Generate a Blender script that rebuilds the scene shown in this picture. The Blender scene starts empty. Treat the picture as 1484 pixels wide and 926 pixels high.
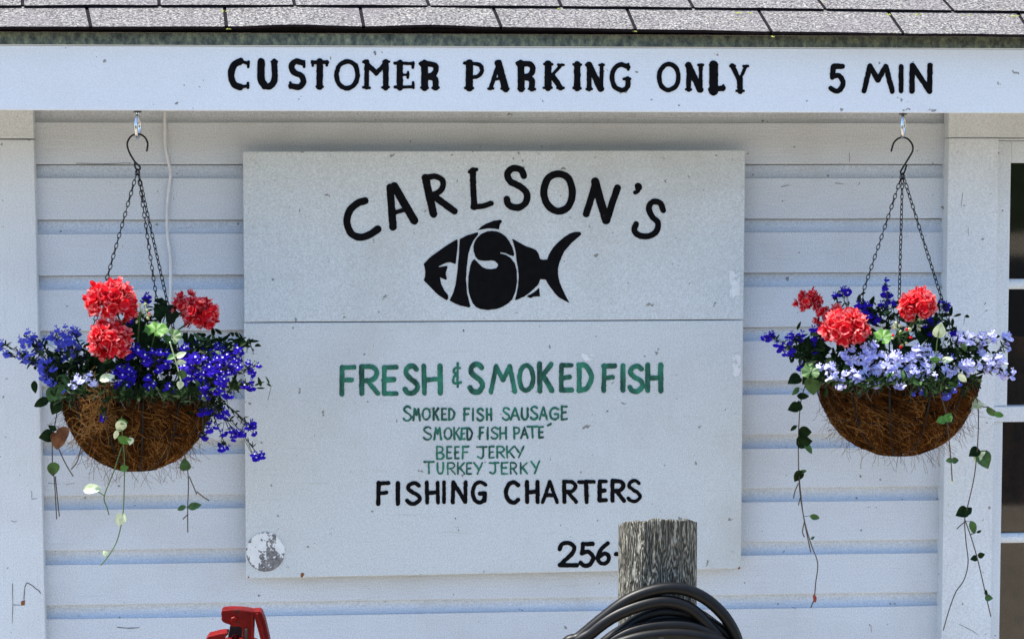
import bpy, math, random
import numpy as np
from mathutils import Vector, Matrix, Euler, Quaternion

SC = bpy.context.scene
COL = SC.collection
rnd = random.Random(7)
PI = math.pi

# ------------------------------------------------------------------ camera
F_PX, PW, PH = 3120.0, 1484.0, 926.0          # focal length in photo pixels
TILT, YAW = math.radians(4.1), math.radians(4.2)
CAM = Vector((0.0, -5.16, 2.20))
cd = bpy.data.cameras.new('camera'); co = bpy.data.objects.new('camera', cd); COL.objects.link(co)
co.location = CAM; co.rotation_euler = (PI/2 - TILT, 0, -YAW)
cd.sensor_width = 36; cd.lens = F_PX/PW*36; cd.clip_end = 2000; cd.clip_start = .05
SC.camera = co
RM = Euler((PI/2 - TILT, 0, -YAW)).to_matrix()

# ------------------------------------------------------------------ sky, sun, exposure
SUN = Vector((-0.42, 0.07, 1.0)).normalized()
w = bpy.data.worlds.new('World'); SC.world = w; w.use_nodes = True
nt = w.node_tree
bg = nt.nodes['Background']
sky = nt.nodes.new('ShaderNodeTexSky'); sky.sky_type = 'NISHITA'; sky.sun_disc = False
sky.sun_elevation = math.asin(SUN.z); sky.sun_rotation = math.atan2(SUN.x, SUN.y)
nt.links.new(sky.outputs[0], bg.inputs[0]); bg.inputs[1].default_value = 0.13
sky.dust_density = .3; sky.ozone_density = 1.0
sl = bpy.data.lights.new('sun', 'SUN'); sl.energy = 4.0; sl.angle = math.radians(.5); sl.color = (1, .95, .87)
so = bpy.data.objects.new('sun', sl); COL.objects.link(so)
so.rotation_euler = SUN.to_track_quat('Z', 'Y').to_euler(); so.location = SUN*20
SC.view_settings.view_transform = 'Standard'; SC.view_settings.look = 'None'
SC.view_settings.gamma = 1; SC.view_settings.exposure = 1.58

def ray(px, py):
    return RM @ Vector(((px - PW/2)/F_PX, -(py - PH/2)/F_PX, -1))
def P(px, py, Y):
    d = ray(px, py); return CAM + d*((Y - CAM.y)/d.y)
def XA(px, Y, py=463): return P(px, py, Y).x
def ZA(py, Y, px=742): return P(px, py, Y).z

# ------------------------------------------------------------------ helpers
ORG = {}
def tagp(o, label=None, cat=None, group=None, kind=None):
    if label: o['label'] = label
    if cat: o['category'] = cat
    if group: o['group'] = group
    if kind: o['kind'] = kind
    return o
def thing(name, loc, label, cat, group=None):
    o = bpy.data.objects.new(name, None); COL.objects.link(o); o.location = loc
    o.empty_display_size = .05; ORG[o.name] = Vector(loc)
    return tagp(o, label, cat, group)

class MB:
    def __init__(s): s.v = []; s.f = []; s.m = []
    def add(s, vs, fs, mi=0):
        b = len(s.v); s.v += [Vector(a) for a in vs]
        for f in fs: s.f.append([b+i for i in f]); s.m.append(mi)
    def box(s, a, b, mi=0):
        x0, y0, z0 = a; x1, y1, z1 = b
        s.add([(x0,y0,z0),(x1,y0,z0),(x1,y1,z0),(x0,y1,z0),(x0,y0,z1),(x1,y0,z1),(x1,y1,z1),(x0,y1,z1)],
              [(0,3,2,1),(4,5,6,7),(0,1,5,4),(1,2,6,5),(2,3,7,6),(3,0,4,7)], mi)
    def prism(s, front, off, mi=0):
        """front polygon (list of Vectors), extruded by offset vector"""
        n = len(front); off = Vector(off)
        s.add(list(front) + [Vector(p)+off for p in front],
              [list(range(n)), list(range(2*n-1, n-1, -1))] + [(i, i+n, (i+1) % n+n, (i+1) % n) for i in range(n)], mi)
    def tube(s, pts, r, n=6, closed=False, mi=0, cap=True):
        pts = [Vector(p) for p in pts]; k = len(pts)
        rs = r if isinstance(r, (list, tuple)) else [r]*k
        b = len(s.v); nrm = None
        for i, p in enumerate(pts):
            if closed: t = pts[(i+1) % k] - pts[i-1]
            else: t = pts[min(i+1, k-1)] - pts[max(i-1, 0)]
            if t.length < 1e-9: t = Vector((0,0,1))
            t.normalize()
            if nrm is None:
                nrm = t.orthogonal().normalized()
            else:
                nrm = (nrm - t*nrm.dot(t))
                nrm = nrm.normalized() if nrm.length > 1e-6 else t.orthogonal().normalized()
            bn = t.cross(nrm)
            for j in range(n):
                a = 2*PI*j/n
                s.v.append(p + nrm*(math.cos(a)*rs[i]) + bn*(math.sin(a)*rs[i]))
        for i in range(k if closed else k-1):
            i2 = (i+1) % k
            for j in range(n):
                j2 = (j+1) % n
                s.f.append([b+i*n+j, b+i*n+j2, b+i2*n+j2, b+i2*n+j]); s.m.append(mi)
        if cap and not closed:
            s.f.append([b+j for j in range(n-1, -1, -1)]); s.m.append(mi)
            s.f.append([b+(k-1)*n+j for j in range(n)]); s.m.append(mi)
    def build(s, name, mats, parent=None, smooth=False, bevel=0, fixn=False):
        me = bpy.data.meshes.new(name)
        org = Vector((0,0,0))
        if parent is not None: org = ORG[parent.name]
        me.from_pydata([tuple(v-org) for v in s.v], [], s.f)
        if not isinstance(mats, (list, tuple)): mats = [mats]
        for m in mats: me.materials.append(m)
        me.polygons.foreach_set('material_index', s.m)
        if smooth: me.polygons.foreach_set('use_smooth', [True]*len(s.f))
        if fixn:
            import bmesh
            bm = bmesh.new(); bm.from_mesh(me); bmesh.ops.recalc_face_normals(bm, faces=bm.faces); bm.to_mesh(me); bm.free()
        me.update()
        o = bpy.data.objects.new(name, me); COL.objects.link(o)
        if parent is not None: o.parent = parent
        ORG[o.name] = org
        if bevel:
            md = o.modifiers.new('bevel', 'BEVEL'); md.width = bevel; md.segments = 2; md.limit_method = 'ANGLE'
        return o

def spline(pts, n=8, closed=False):
    pts = [Vector(p) for p in pts]; out = []; k = len(pts)
    rng = k if closed else k-1
    for i in range(rng):
        if closed: p0, p1, p2, p3 = pts[i-1], pts[i], pts[(i+1) % k], pts[(i+2) % k]
        else: p0, p1, p2, p3 = pts[max(i-1,0)], pts[i], pts[i+1], pts[min(i+2,k-1)]
        for j in range(n):
            t = j/n
            out.append(0.5*((2*p1) + (p2-p0)*t + (2*p0-5*p1+4*p2-p3)*t*t + (3*p1-p0-3*p2+p3)*t**3))
    if not closed: out.append(pts[-1])
    return out

# ------------------------------------------------------------------ materials
class NT:
    def __init__(s, name):
        s.m = bpy.data.materials.new(name); s.m.use_nodes = True
        s.t = s.m.node_tree; s.b = s.t.nodes['Principled BSDF']
        tc = s.t.nodes.new('ShaderNodeTexCoord'); s.co = tc.outputs['Object']
    def n(s, typ, **kw):
        nd = s.t.nodes.new(typ)
        for k, v in kw.items(): setattr(nd, k, v)
        return nd
    def l(s, a, b): s.t.links.new(a, b)
    def mapping(s, scale):
        mp = s.n('ShaderNodeMapping'); s.l(s.co, mp.inputs[0]); mp.inputs['Scale'].default_value = scale
        return mp.outputs[0]
    def noise(s, scale, detail=4, rough=.55, vec=None, dist=0):
        nd = s.n('ShaderNodeTexNoise'); nd.inputs['Scale'].default_value = scale
        nd.inputs['Detail'].default_value = detail; nd.inputs['Roughness'].default_value = rough
        nd.inputs['Distortion'].default_value = dist
        s.l(vec or s.co, nd.inputs['Vector']); return nd.outputs['Fac']
    def ramp(s, fac, stops):
        r = s.n('ShaderNodeValToRGB'); s.l(fac, r.inputs[0]); e = r.color_ramp.elements
        while len(e) < len(stops): e.new(.5)
        for i, (p, c) in enumerate(stops):
            e[i].position = p
            e[i].color = (c, c, c, 1) if isinstance(c, (int, float)) else (*c, 1)
        return r.outputs[0]
    def mix(s, fac, a, b, mode='MIX'):
        m = s.n('ShaderNodeMix', data_type='RGBA', blend_type=mode)
        for i, v in ((0, fac), (6, a), (7, b)):
            if hasattr(v, 'links') or hasattr(v, 'is_linked'): s.l(v, m.inputs[i])
            elif i == 0: m.inputs[0].default_value = v
            else: m.inputs[i].default_value = (*v, 1)
        return m.outputs[2]
    def bump(s, h, strength=.3, dist=.002, prev=None):
        b = s.n('ShaderNodeBump'); b.inputs['Strength'].default_value = strength; b.inputs['Distance'].default_value = dist
        s.l(h, b.inputs['Height'])
        if prev is not None: s.l(prev, b.inputs['Normal'])
        return b.outputs[0]
    def fin(s, col=None, rough=.6, normal=None, spec=None, metal=None):
        if col is not None:
            if isinstance(col, tuple): s.b.inputs['Base Color'].default_value = (*col, 1)
            else: s.l(col, s.b.inputs['Base Color'])
        if isinstance(rough, (int, float)): s.b.inputs['Roughness'].default_value = rough
        else: s.l(rough, s.b.inputs['Roughness'])
        if normal is not None: s.l(normal, s.b.inputs['Normal'])
        if spec is not None: s.b.inputs['Specular IOR Level'].default_value = spec
        if metal is not None: s.b.inputs['Metallic'].default_value = metal
        return s.m

def paint(name, col, grain=.18, dirt=(.32,.31,.27), dirtamt=.25, speck=True, bumps=.35, axis='x'):
    k = NT(name)
    st = (3, 30, 60) if axis == 'x' else (60, 30, 3)
    g1 = k.noise(330, 3, .7)
    base = k.mix(k.ramp(g1, [(.3, 0.), (.7, 1.)]), tuple(c*(1-grain) for c in col), tuple(min(.9, c*(1+grain*.6)) for c in col))
    big = k.noise(2.6, 5, .62)
    base = k.mix(k.ramp(big, [(.48, 0.), (.8, dirtamt)]), base, dirt)
    streak = k.noise(2.2, 6, .7, vec=k.mapping(st))
    base = k.mix(k.ramp(streak, [(.58, 0.), (.72, dirtamt*.6)]), base, dirt)
    if speck:
        sp = k.noise(48, 2, .5)
        base = k.mix(k.ramp(sp, [(.725, 0.), (.75, .7)]), base, (.10, .085, .07))
    gr = k.noise(7, 8, .72, vec=k.mapping(tuple(a*.5 for a in st)))
    nb = k.bump(gr, bumps, .004)
    nb = k.bump(k.noise(160, 4, .6), .25, .0012, nb)
    return k.fin(base, .62, nb, .3)

M = {}
M['siding'] = paint('siding paint', (.60, .66, .735), .30, dirtamt=.38, bumps=.6)
M['trim'] = paint('trim paint', (.64, .695, .75), .24, dirtamt=.3, axis='z', bumps=.3)
M['fascia'] = paint('fascia paint', (.68, .735, .79), .12, dirtamt=.12, bumps=.2)
M['sign'] = paint('sign panel paint', (.57, .625, .655), .28, dirtamt=.42, bumps=.06)
M['sign'].name = 'sign panel paint'
M['soffit'] = paint('soffit paint', (.70, .69, .65), .1)

def flat(name, col, rough=.6, spec=.4, metal=0., var=.0, sc=30, bumpy=0):
    k = NT(name); c = col
    if var:
        c = k.mix(k.ramp(k.noise(sc, 4), [(.3, 0.), (.7, 1.)]), tuple(a*(1-var) for a in col), tuple(min(.95, a*(1+var)) for a in col))
    nb = k.bump(k.noise(sc*4, 4), bumpy, .002) if bumpy else None
    return k.fin(c, rough, nb, spec, metal)
M['black_paint'] = flat('black sign paint', (.0035, .0035, .0045), .6, .06, var=.4, sc=60)
k = NT('green sign paint')
c = k.mix(k.ramp(k.noise(38, 5, .7, vec=k.mapping((1, 1, .35))), [(.36, 0.), (.64, 1.)]), (.004, .040, .030), (.025, .20, .13))
M['green_paint'] = k.fin(c, .5, None, .3)
M['grey_wear'] = flat('grey wear', (.17, .17, .18), .7, var=.5, sc=120)
M['white_wear'] = flat('white patch', (.68, .72, .75), .6, var=.08, sc=100)
M['rust'] = flat('rust', (.20, .075, .02), .9, var=.5, sc=200)
M['crack'] = flat('dark crack', (.075, .07, .068), .9)
M['wire'] = flat('black wire', (.008, .008, .008), .55, .2)
M['steel'] = flat('zinc steel', (.62, .64, .66), .22, .5, metal=1., var=.2, sc=90)
M['cable'] = flat('painted cable', (.62, .65, .69), .6, var=.08, sc=60)
M['soil'] = flat('dark soil', (.02, .014, .009), .95, var=.5, sc=80)
M['rubber'] = flat('black rubber', (.004, .004, .0042), .42, .22, var=.35, sc=50, bumpy=.05)
M['stem_green'] = flat('green stem', (.07, .13, .03), .5, var=.3)
M['stem_dark'] = flat('dark stem', (.028, .030, .016), .6, var=.4)
M['stem_brown'] = flat('brown stem', (.065, .048, .03), .7, var=.3)
def leafmat(name, a, b, trans=.12, sc=60, spec=None):
    k = NT(name)
    c = k.mix(k.ramp(k.noise(sc, 3), [(.35, 0.), (.65, 1.)]), a, b)
    k.fin(c, .5, k.bump(k.noise(sc*3, 2), .3, .001), spec if spec is not None else (.05 if b[1] < .05 else .3))
    k.b.inputs['Subsurface Weight'].default_value = 0
    tr = k.n('ShaderNodeBsdfTranslucent'); k.l(c, tr.inputs[0])
    mx = k.n('ShaderNodeMixShader'); mx.inputs[0].default_value = trans
    k.l(k.b.outputs[0], mx.inputs[1]); k.l(tr.outputs[0], mx.inputs[2])
    k.l(mx.outputs[0], k.t.nodes['Material Output'].inputs[0])
    return k.m
M['leaf'] = leafmat('green leaf', (.025, .065, .015), (.06, .14, .03))
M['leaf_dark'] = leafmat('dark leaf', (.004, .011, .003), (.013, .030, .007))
M['leaf_bright'] = leafmat('bright leaf', (.05, .15, .018), (.11, .26, .04), .2)
M['leaf_pale'] = leafmat('pale leaf', (.42, .50, .26), (.72, .76, .52), .15, 90)
M['leaf_dead'] = leafmat('dead leaf', (.10, .035, .014), (.20, .085, .035), .1)
M['leaf_red'] = leafmat('red leaf', (.22, .02, .015), (.32, .05, .02), .15)
M['petal_red'] = leafmat('red petal', (.58, .002, .012), (.80, .03, .045), .3, 110, .06)
M['petal_lit_edge'] = leafmat('coral lit petal edge', (.80, .08, .09), (.92, .34, .33), .3, 140, .1)  # pale rims with the sunlit highlight put into the petal colour
M['petal_blue'] = leafmat('blue petal', (.055, .060, .42), (.10, .115, .58), .22, 120, .06)
M['petal_violet'] = leafmat('violet petal', (.020, .006, .29), (.042, .014, .48), .22, 120, .06)
M['petal_pale_lit'] = leafmat('pale lit petal', (.27, .275, .72), (.72, .72, .93), .22, 120, .06)  # paler copy puts sunlight into the colour of the front blossoms
M['petal_eye'] = leafmat('petal eye', (.60, .58, .80), (.80, .80, .88), .2)
M['bud'] = leafmat('bud', (.30, .38, .12), (.55, .50, .28), .1)

k = NT('coir fibre')
c = k.mix(k.ramp(k.noise(26, 6, .75, dist=1.2), [(.46, 0.), (.74, 1.)]), (.004, .0016, .0008), (.15, .058, .014))
M['coir'] = k.fin(c, .9, k.bump(k.noise(90, 6, .8, dist=2), 1., .01), .1)
M['fibre_tan'] = flat('tan fibre', (.22, .105, .032), .85, .03, var=.4, sc=15)
M['fibre_brown'] = flat('brown fibre', (.060, .021, .0045), .9, .03, var=.5, sc=15)

k = NT('asphalt shingle granules')
g = k.noise(170, 3, .85)
c = k.ramp(g, [(.36, (.012, .011, .013)), (.46, (.072, .066, .066)), (.54, (.175, .165, .155)), (.66, (.40, .38, .35))])
c = k.mix(k.ramp(k.noise(5, 4), [(.45, 0.), (.7, .45)]), c, (.13, .115, .125))
ms = k.noise(16, 5, .7)
c = k.mix(k.ramp(ms, [(.66, 0.), (.74, .5)]), c, (.30, .29, .12))
M['shingle'] = k.fin(c, .9, k.bump(g, .9, .003), .2)
k = NT('lichen drip edge')
c = k.ramp(k.noise(60, 6, .75, vec=k.mapping((1, 1, .6))), [(.30, (.02, .028, .026)), (.46, (.085, .105, .095)), (.58, (.17, .20, .14)), (.72, (.32, .34, .26))])
M['lichen'] = k.fin(c, .85, k.bump(k.noise(150, 5, .7), .6, .002), .2)
M['asphalt'] = flat('dark asphalt and crevice shade', (.012, .010, .012), .95, .05, var=.4, sc=80)  # asphalt cut edges, near black to carry the crevice shadow as well
M['moss'] = flat('yellow moss', (.24, .26, .05), .95, var=.5, sc=120, bumpy=.8)

k = NT('weathered post wood')
v = k.mapping((1, 1, .16))
n1 = k.noise(9, 5, .6, vec=v, dist=.6)
wv = k.n('ShaderNodeTexWave', wave_type='BANDS', bands_direction='X', wave_profile='SIN')
mpv = k.n('ShaderNodeMapping'); k.l(k.co, mpv.inputs[0]); mpv.inputs['Scale'].default_value = (1, 1, .20)
k.l(mpv.outputs[0], wv.inputs['Vector'])
wv.inputs['Scale'].default_value = 44; wv.inputs['Distortion'].default_value = 30
wv.inputs['Detail'].default_value = 4; wv.inputs['Detail Scale'].default_value = 1.1; wv.inputs['Detail Roughness'].default_value = .55
fine = k.noise(60, 5, .7, vec=k.mapping((3, 3, .12)))
c = k.ramp(wv.outputs['Fac'], [(.06, (.030, .026, .020)), (.22, (.15, .14, .108)), (.60, (.24, .23, .185)), (.95, (.37, .36, .305))])
c = k.mix(k.ramp(fine, [(.38, .75), (.56, 0.)]), c, (.05, .045, .035))
c = k.mix(k.ramp(n1, [(.56, 0.), (.72, .5)]), c, (.10, .095, .07))
nb = k.bump(wv.outputs['Fac'], .9, .006); nb = k.bump(fine, .8, .003, nb)
M['post'] = k.fin(c, .85, nb, .2)

k = NT('worn red paint')
c = k.mix(k.ramp(k.noise(26, 5, .7), [(.35, 0.), (.7, 1.)]), (.085, .0018, .0015), (.19, .004, .003))
c = k.mix(k.ramp(k.noise(55, 5, .75), [(.57, 0.), (.64, .85)]), c, (.030, .010, .007))
M['red_iron'] = k.fin(c, .42, k.bump(k.noise(90, 5), .5, .003), .12)
M['dark_iron'] = flat('dark iron', (.03, .022, .02), .6, var=.4, sc=60)

k = NT('gravel ground')
c = k.mix(k.ramp(k.noise(1.2, 6, .7), [(.35, 0.), (.65, 1.)]), (.37, .305, .22), (.46, .39, .295))
c = k.mix(k.ramp(k.noise(90, 3, .7), [(.4, .5), (.6, 0.)]), c, (.20, .18, .15))
M['ground'] = k.fin(c, .95, k.bump(k.noise(60, 5), .7, .01), .1)
M['added_hill'] = flat('dark added ridge', (.025, .035, .018), .95, .1, var=.6, sc=.4)
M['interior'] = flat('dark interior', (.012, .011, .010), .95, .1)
k = NT('brown folds')
c = k.mix(k.ramp(k.noise(6, 6, .7), [(.35, 0.), (.7, 1.)]), (.004, .0025, .0016), (.060, .032, .018))
M['stand_in_folds'] = k.fin(c, .9, k.bump(k.noise(25, 5), .6, .01), .1)
k = NT('window glass')
k.b.inputs['Base Color'].default_value = (.9, .93, .93, 1); k.b.inputs['Roughness'].default_value = .02
tr = k.n('ShaderNodeBsdfTransparent'); gl = k.n('ShaderNodeBsdfGlossy'); gl.inputs['Roughness'].default_value = .03
fr = k.n('ShaderNodeFresnel'); fr.inputs[0].default_value = 1.45
mx = k.n('ShaderNodeMixShader'); k.l(fr.outputs[0], mx.inputs[0]); k.l(tr.outputs[0], mx.inputs[1]); k.l(gl.outputs[0], mx.inputs[2])
k.l(mx.outputs[0], k.t.nodes['Material Output'].inputs[0]); M['glass'] = k.m

# ------------------------------------------------------------------ ground; dark surroundings added out of view
mb = MB(); mb.add([(-400,-400,0),(400,-400,0),(400,400,0),(-400,400,0)], [(0,1,2,3)])
tagp(mb.build('ground', M['ground']), kind='structure')
mb = MB(); mb.add([(-400,-46,.004),(400,-46,.004),(400,-8.4,.004),(-400,-8.4,.004)], [(0,1,2,3)])  # dark strip added out of view so the panes reflect less bright ground
tagp(mb.build('added_road', flat('dark added asphalt', (.030, .030, .031), .95, .05, var=.3, sc=30)), kind='structure')
mb = MB(); nx = 60; rows = []  # wooded ridge added behind the camera to darken the pane reflections
for j, (yy, hh) in enumerate([(-60,0),(-70,5),(-85,13),(-105,18),(-150,22),(-190,-1)]):
    for i in range(nx+1):
        x = -220+440*i/nx
        mb.v.append(Vector((x, yy+3*math.sin(i*1.3+j), (hh + (1.6*math.sin(i*.9+j*2)+1.1*math.sin(i*2.3+j)) if 0 < j < 5 else -.5))))
for j in range(5):
    for i in range(nx):
        a = j*(nx+1)+i; mb.f.append([a, a+1, a+nx+2, a+nx+1]); mb.m.append(0)
tagp(mb.build('added_hill', M['added_hill'], smooth=True), kind='structure')

# ------------------------------------------------------------------ the shop building
FY = -0.36                     # fascia front
shop = thing('shop_building', (0, 0, 0), 'white painted wooden shop with lapped siding, shingled eave and a lettered fascia', 'building')
# siding profile
zt, zb = P(150, 178, 0).z, P(150, 896, 0).z
PITCH = (zt - zb)/9
COVE = PITCH*.255
def profile():
    """(y,z) points from the ground to the soffit"""
    pts = []
    nb = 30
    for b in range(nb, -3, -1):
        z0 = zt - b*PITCH            # cove bottom of this joint (top of the flat of the board below)
        if z0 < .10 or z0 > zt + 1.2*PITCH: continue
        r_c = min(.0165, COVE*.5)
        for q in range(0, 8):
            a = PI/2*q/7; pts.append((r_c*math.sin(a)**.9, z0 + r_c*1.15*(1-math.cos(a))))
        pts.append((r_c, z0 + COVE*.94)); pts.append((r_c+.010, z0 + COVE*.945)); pts.append((r_c+.010, z0 + COVE*.995)); pts.append((.0015, z0 + COVE)); pts.append((0, z0 + COVE+.002))
    return pts
PR = profile()
ZTOP = P(742, 160, FY).z + .012       # soffit height
WX0 = P(1442, 463, -.03).x            # window opening
WX1 = WX0 + .80
WZ1 = P(1450, 204, -.03).z
WZ0 = WZ1 - 1.42
def siding(mb, x0, x1, zlo, zhi):
    pr = [p for p in PR if zlo < p[1] < zhi]
    pr = [(0, zlo)] + pr + [(pr[-1][0] if pr else 0, zhi)]
    n = len(pr); xs = [x0 + (x1-x0)*i/12 for i in range(13)]
    b = len(mb.v)
    for x in xs:
        for (y, z) in pr: mb.v.append(Vector((x, y, z + .0007*math.sin(x*5.1 + round(z/PITCH)*2.3))))
    for i in range(12):
        for j in range(n-1):
            mb.f.append([b+i*n+j, b+(i+1)*n+j, b+(i+1)*n+j+1, b+i*n+j+1]); mb.m.append(0)
mb = MB()
siding(mb, -3.2, WX0, .05, ZTOP+.1)
siding(mb, WX0, WX1, .05, WZ0); siding(mb, WX0, WX1, WZ1, ZTOP+.1)
siding(mb, WX1, 5.0, .05, ZTOP+.1)
mb.box((-3.2, .03, .0), (WX0-.002, .10, ZTOP+.1)); mb.box((WX1+.002, .03, 0), (5.0, .10, ZTOP+.1))
mb.box((-3.2, .10, 0), (-3.1, 4.0, ZTOP+.3)); mb.box((4.9, .10, 0), (5.0, 4.0, ZTOP+.3)); mb.box((-3.1, 3.9, 0), (4.9, 4.0, ZTOP+.3))
mb.build('siding_wall', M['siding'], shop)
mb = MB(); mb.box((-3.25, -.012, 0), (5.05, .03, .16)); mb.build('skirt_board', M['trim'], shop, bevel=.003)

# left vertical trim board (its right edge leans a little)
TY = -.024
a0, a1 = P(48, 165, TY), P(66, 926, TY)
def lean(a, b, z): return a.x + (b.x-a.x)*(z-a.z)/(b.z-a.z)
zj = P(20, 202, TY).z
for (z0, z1, dy) in ((.02, zj-.0012, 0), (zj+.0012, ZTOP, .0015)):
    mb = MB(); y = TY+dy
    mb.prism([(lean(a0,a1,z0)-.145, y, z0), (lean(a0,a1,z0), y, z0), (lean(a0,a1,z1), y, z1), (lean(a0,a1,z1)-.145, y, z1)], (0, .035, 0))
    mb.build('trim_board', M['trim'], shop, bevel=.002)

# fascia, soffit, roof
fb0, fb1 = P(0, 160, FY), P(1484, 164.5, FY)
ft0, ft1 = P(0, 66, FY), P(1484, 72, FY)
XL, XR = -3.4, 5.2
def lin(a, b, x): return a.z + (b.z-a.z)*(x-a.x)/(b.x-a.x)
mb = MB()
mb.prism([(XL, FY, lin(fb0,fb1,XL)), (XR, FY, lin(fb0,fb1,XR)), (XR, FY, lin(ft0,ft1,XR)), (XL, FY, lin(ft0,ft1,XL))], (0, .022, 0))
fascia = mb.build('fascia', M['fascia'], shop, bevel=.0025)
mb = MB()
mb.prism([(XL, FY-.004, lin(ft0,ft1,XL)+.0005), (XR, FY-.004, lin(ft0,ft1,XR)+.0005), (XR, FY-.004, lin(ft0,ft1,XR)+.0055), (XL, FY-.004, lin(ft0,ft1,XL)+.0055)], (0, .02, 0))
mb.build('fascia_lip', M['fascia'], shop, bevel=.001)
mb = MB(); mb.box((XL, FY+.022, ZTOP+.01), (XR, .03, ZTOP+.03)); mb.build('soffit', M['soffit'], shop)
DY = FY-.006
d0, d1 = P(0, 52.5, DY), P(1484, 59.5, DY)
e0, e1 = P(0, 64.7, DY), P(1484, 70.5, DY)
mb = MB()
mb.prism([(XL, DY, lin(e0,e1,XL)), (XR, DY, lin(e0,e1,XR)), (XR, DY+.004, lin(d0,d1,XR)+.008), (XL, DY+.004, lin(d0,d1,XL)+.008)], (0, .03, 0))
mb.build('drip_edge', M['lichen'], shop)

PITCHR = math.radians(24)
RY = FY-.026                         # shingle butt line
rz = P(742, 48.5, RY).z
RN = Vector((0, -math.sin(PITCHR), math.cos(PITCHR)))
RO = Vector((0, RY, rz))
UP = Vector((0, math.cos(PITCHR), math.sin(PITCHR)))
def RP(px, py, h=0):
    d = ray(px, py); o = RO + RN*h
    return CAM + d*((o-CAM).dot(RN)/d.dot(RN))
def roof_xs(px, py):                 # coordinates (x, s along the slope) of a photo pixel
    p = RP(px, py); return p.x, (p-RO).dot(UP)
def RS(x, s, h): return RO + Vector((x,0,0)) + UP*s + RN*h
j1 = [(-60,-64),(126,132),(325.5,328.5),(522,527),(715,726),(908.5,920.5),(1099,1117),(1287,1308),(1475,1494),(1660,1684)]
j2 = [(-165,-163),(30.5,33),(228,231),(421,427),(613,621.5),(805,813),(993,1004),(1180,1195),(1362,1380),(1545,1566)]
y1b = lambda x: np.interp(x, [-60,0,300,500,600,725,900,1100,1307,1484,1700], [48,48,47.5,47.5,46.5,48.2,51,54.5,57.5,59,61])
y1t = lambda x: np.interp(x, [-60,0,300,500,600,800,900,1100,1200,1484,1700], [17,17,16,16.5,16.5,17.5,18.5,20.5,21.5,25,27])
mb = MB(); ms_ = MB()
def tab(xa_b, xa_t, xb_b, xb_t, sb_a, sb_b, st, h0, h1, bow=0, n=8):
    """one shingle tab: bottom edge at slope sb, top at st, tilted from height h1 (butt) to h0 (top)"""
    th = .0065; b = len(mb.v)
    for i in range(n+1):
        t = i/n
        xb, xt = xa_b+(xb_b-xa_b)*t, xa_t+(xb_t-xa_t)*t
        sb = sb_a+(sb_b-sb_a)*t + rnd.uniform(-.0008,.0008)
        lift = bow*math.sin(t*PI)**2
        for (x, s, h) in ((xb, sb, h1+lift), (xb, sb, h1-th+lift), (xt, st, h0), (xt, st, h0-th)): mb.v.append(RS(x, s, h))
    for i in range(n):
        o = b+i*4; q = o+4
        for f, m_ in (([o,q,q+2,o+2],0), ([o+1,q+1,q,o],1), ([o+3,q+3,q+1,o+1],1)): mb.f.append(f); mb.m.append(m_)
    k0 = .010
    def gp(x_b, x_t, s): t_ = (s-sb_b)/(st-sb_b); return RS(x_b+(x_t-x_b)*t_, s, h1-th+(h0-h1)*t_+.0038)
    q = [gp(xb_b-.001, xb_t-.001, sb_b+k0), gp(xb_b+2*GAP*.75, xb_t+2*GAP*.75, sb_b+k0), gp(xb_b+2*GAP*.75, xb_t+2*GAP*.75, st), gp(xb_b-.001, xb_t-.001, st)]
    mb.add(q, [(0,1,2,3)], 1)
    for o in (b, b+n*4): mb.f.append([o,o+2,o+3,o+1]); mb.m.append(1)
GAP = .0055
EXP = None
for J, yb, yt, c in ((j1, y1b, y1t, 0), (j2, y1t, None, 1)):
    for (t0, b0), (t1, b1) in zip(J[:-1], J[1:]):
        ya, yb_ = float(yb(b0)), float(yb(b1))
        xa, sa = roof_xs(b0, ya); xb, sb = roof_xs(b1, yb_)
        if yt is not None:
            xat, st = roof_xs(t0, float(yt(t0))); xbt, st2 = roof_xs(t1, float(yt(t1)))
            EXP = (st+st2)/2-(sa+sb)/2
            kk = 1.7; st = (st+st2)/2
            xat = xa+(xat-xa)*kk; xbt = xb+(xbt-xb)*kk; st = (sa+sb)/2 + EXP*kk
        else:
            # the second course runs off the top of the picture
            xat, _ = roof_xs(t0-(b0-t0)*.6, -14); xbt, _ = roof_xs(t1-(b1-t1)*.6, -14)
            st = (sa+sb)/2+.21
        bow = .0045 if (c == 0 and b0 in (328.5, 527)) else rnd.uniform(0, .0012)
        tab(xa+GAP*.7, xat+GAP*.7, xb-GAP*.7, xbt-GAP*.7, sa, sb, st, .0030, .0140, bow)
# outer tabs of those courses and the courses further up
def course(s0, xoff, xlo, xhi):
    x = xoff
    while x < xhi:
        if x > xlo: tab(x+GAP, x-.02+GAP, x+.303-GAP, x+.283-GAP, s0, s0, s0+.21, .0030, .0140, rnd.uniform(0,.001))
        x += .303
E = EXP or .13
xr, s2r = roof_xs(1566, float(y1t(1566))); xl, s2l = roof_xs(-163, 17)
x1r, s1r = roof_xs(1684, float(y1b(1684))); x1l, s1l = roof_xs(-64, 48)
course(s1r, x1r, x1r-.01, 5.1); course(s2r, xr, xr-.01, 5.1)
course(s1l, x1l-.303*7, -9, x1l-.2); course(s2l, xl-.303*6, -9, xl-.2)
for c in range(2, 9):
    course(s2l + E*(c-1), -3.3 + (.15 if c % 2 else 0)+rnd.uniform(-.02,.02), -9, 5.0)
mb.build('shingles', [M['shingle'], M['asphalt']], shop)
mb = MB()
RL = 2.75
s0 = .034
q = [RS(XL, s0, -.002), RS(XR, s0, -.004), RS(XR, RL, -.002), RS(XL, RL, -.002)]
mb.prism(q, RN*-.012, 1)  # near-black deck stands in for shaded shingles under the tab gaps
q = [RS(XL, E*9, .004), RS(XR, E*9, .004), RS(XR, RL, .004), RS(XL, RL, .004)]
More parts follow.
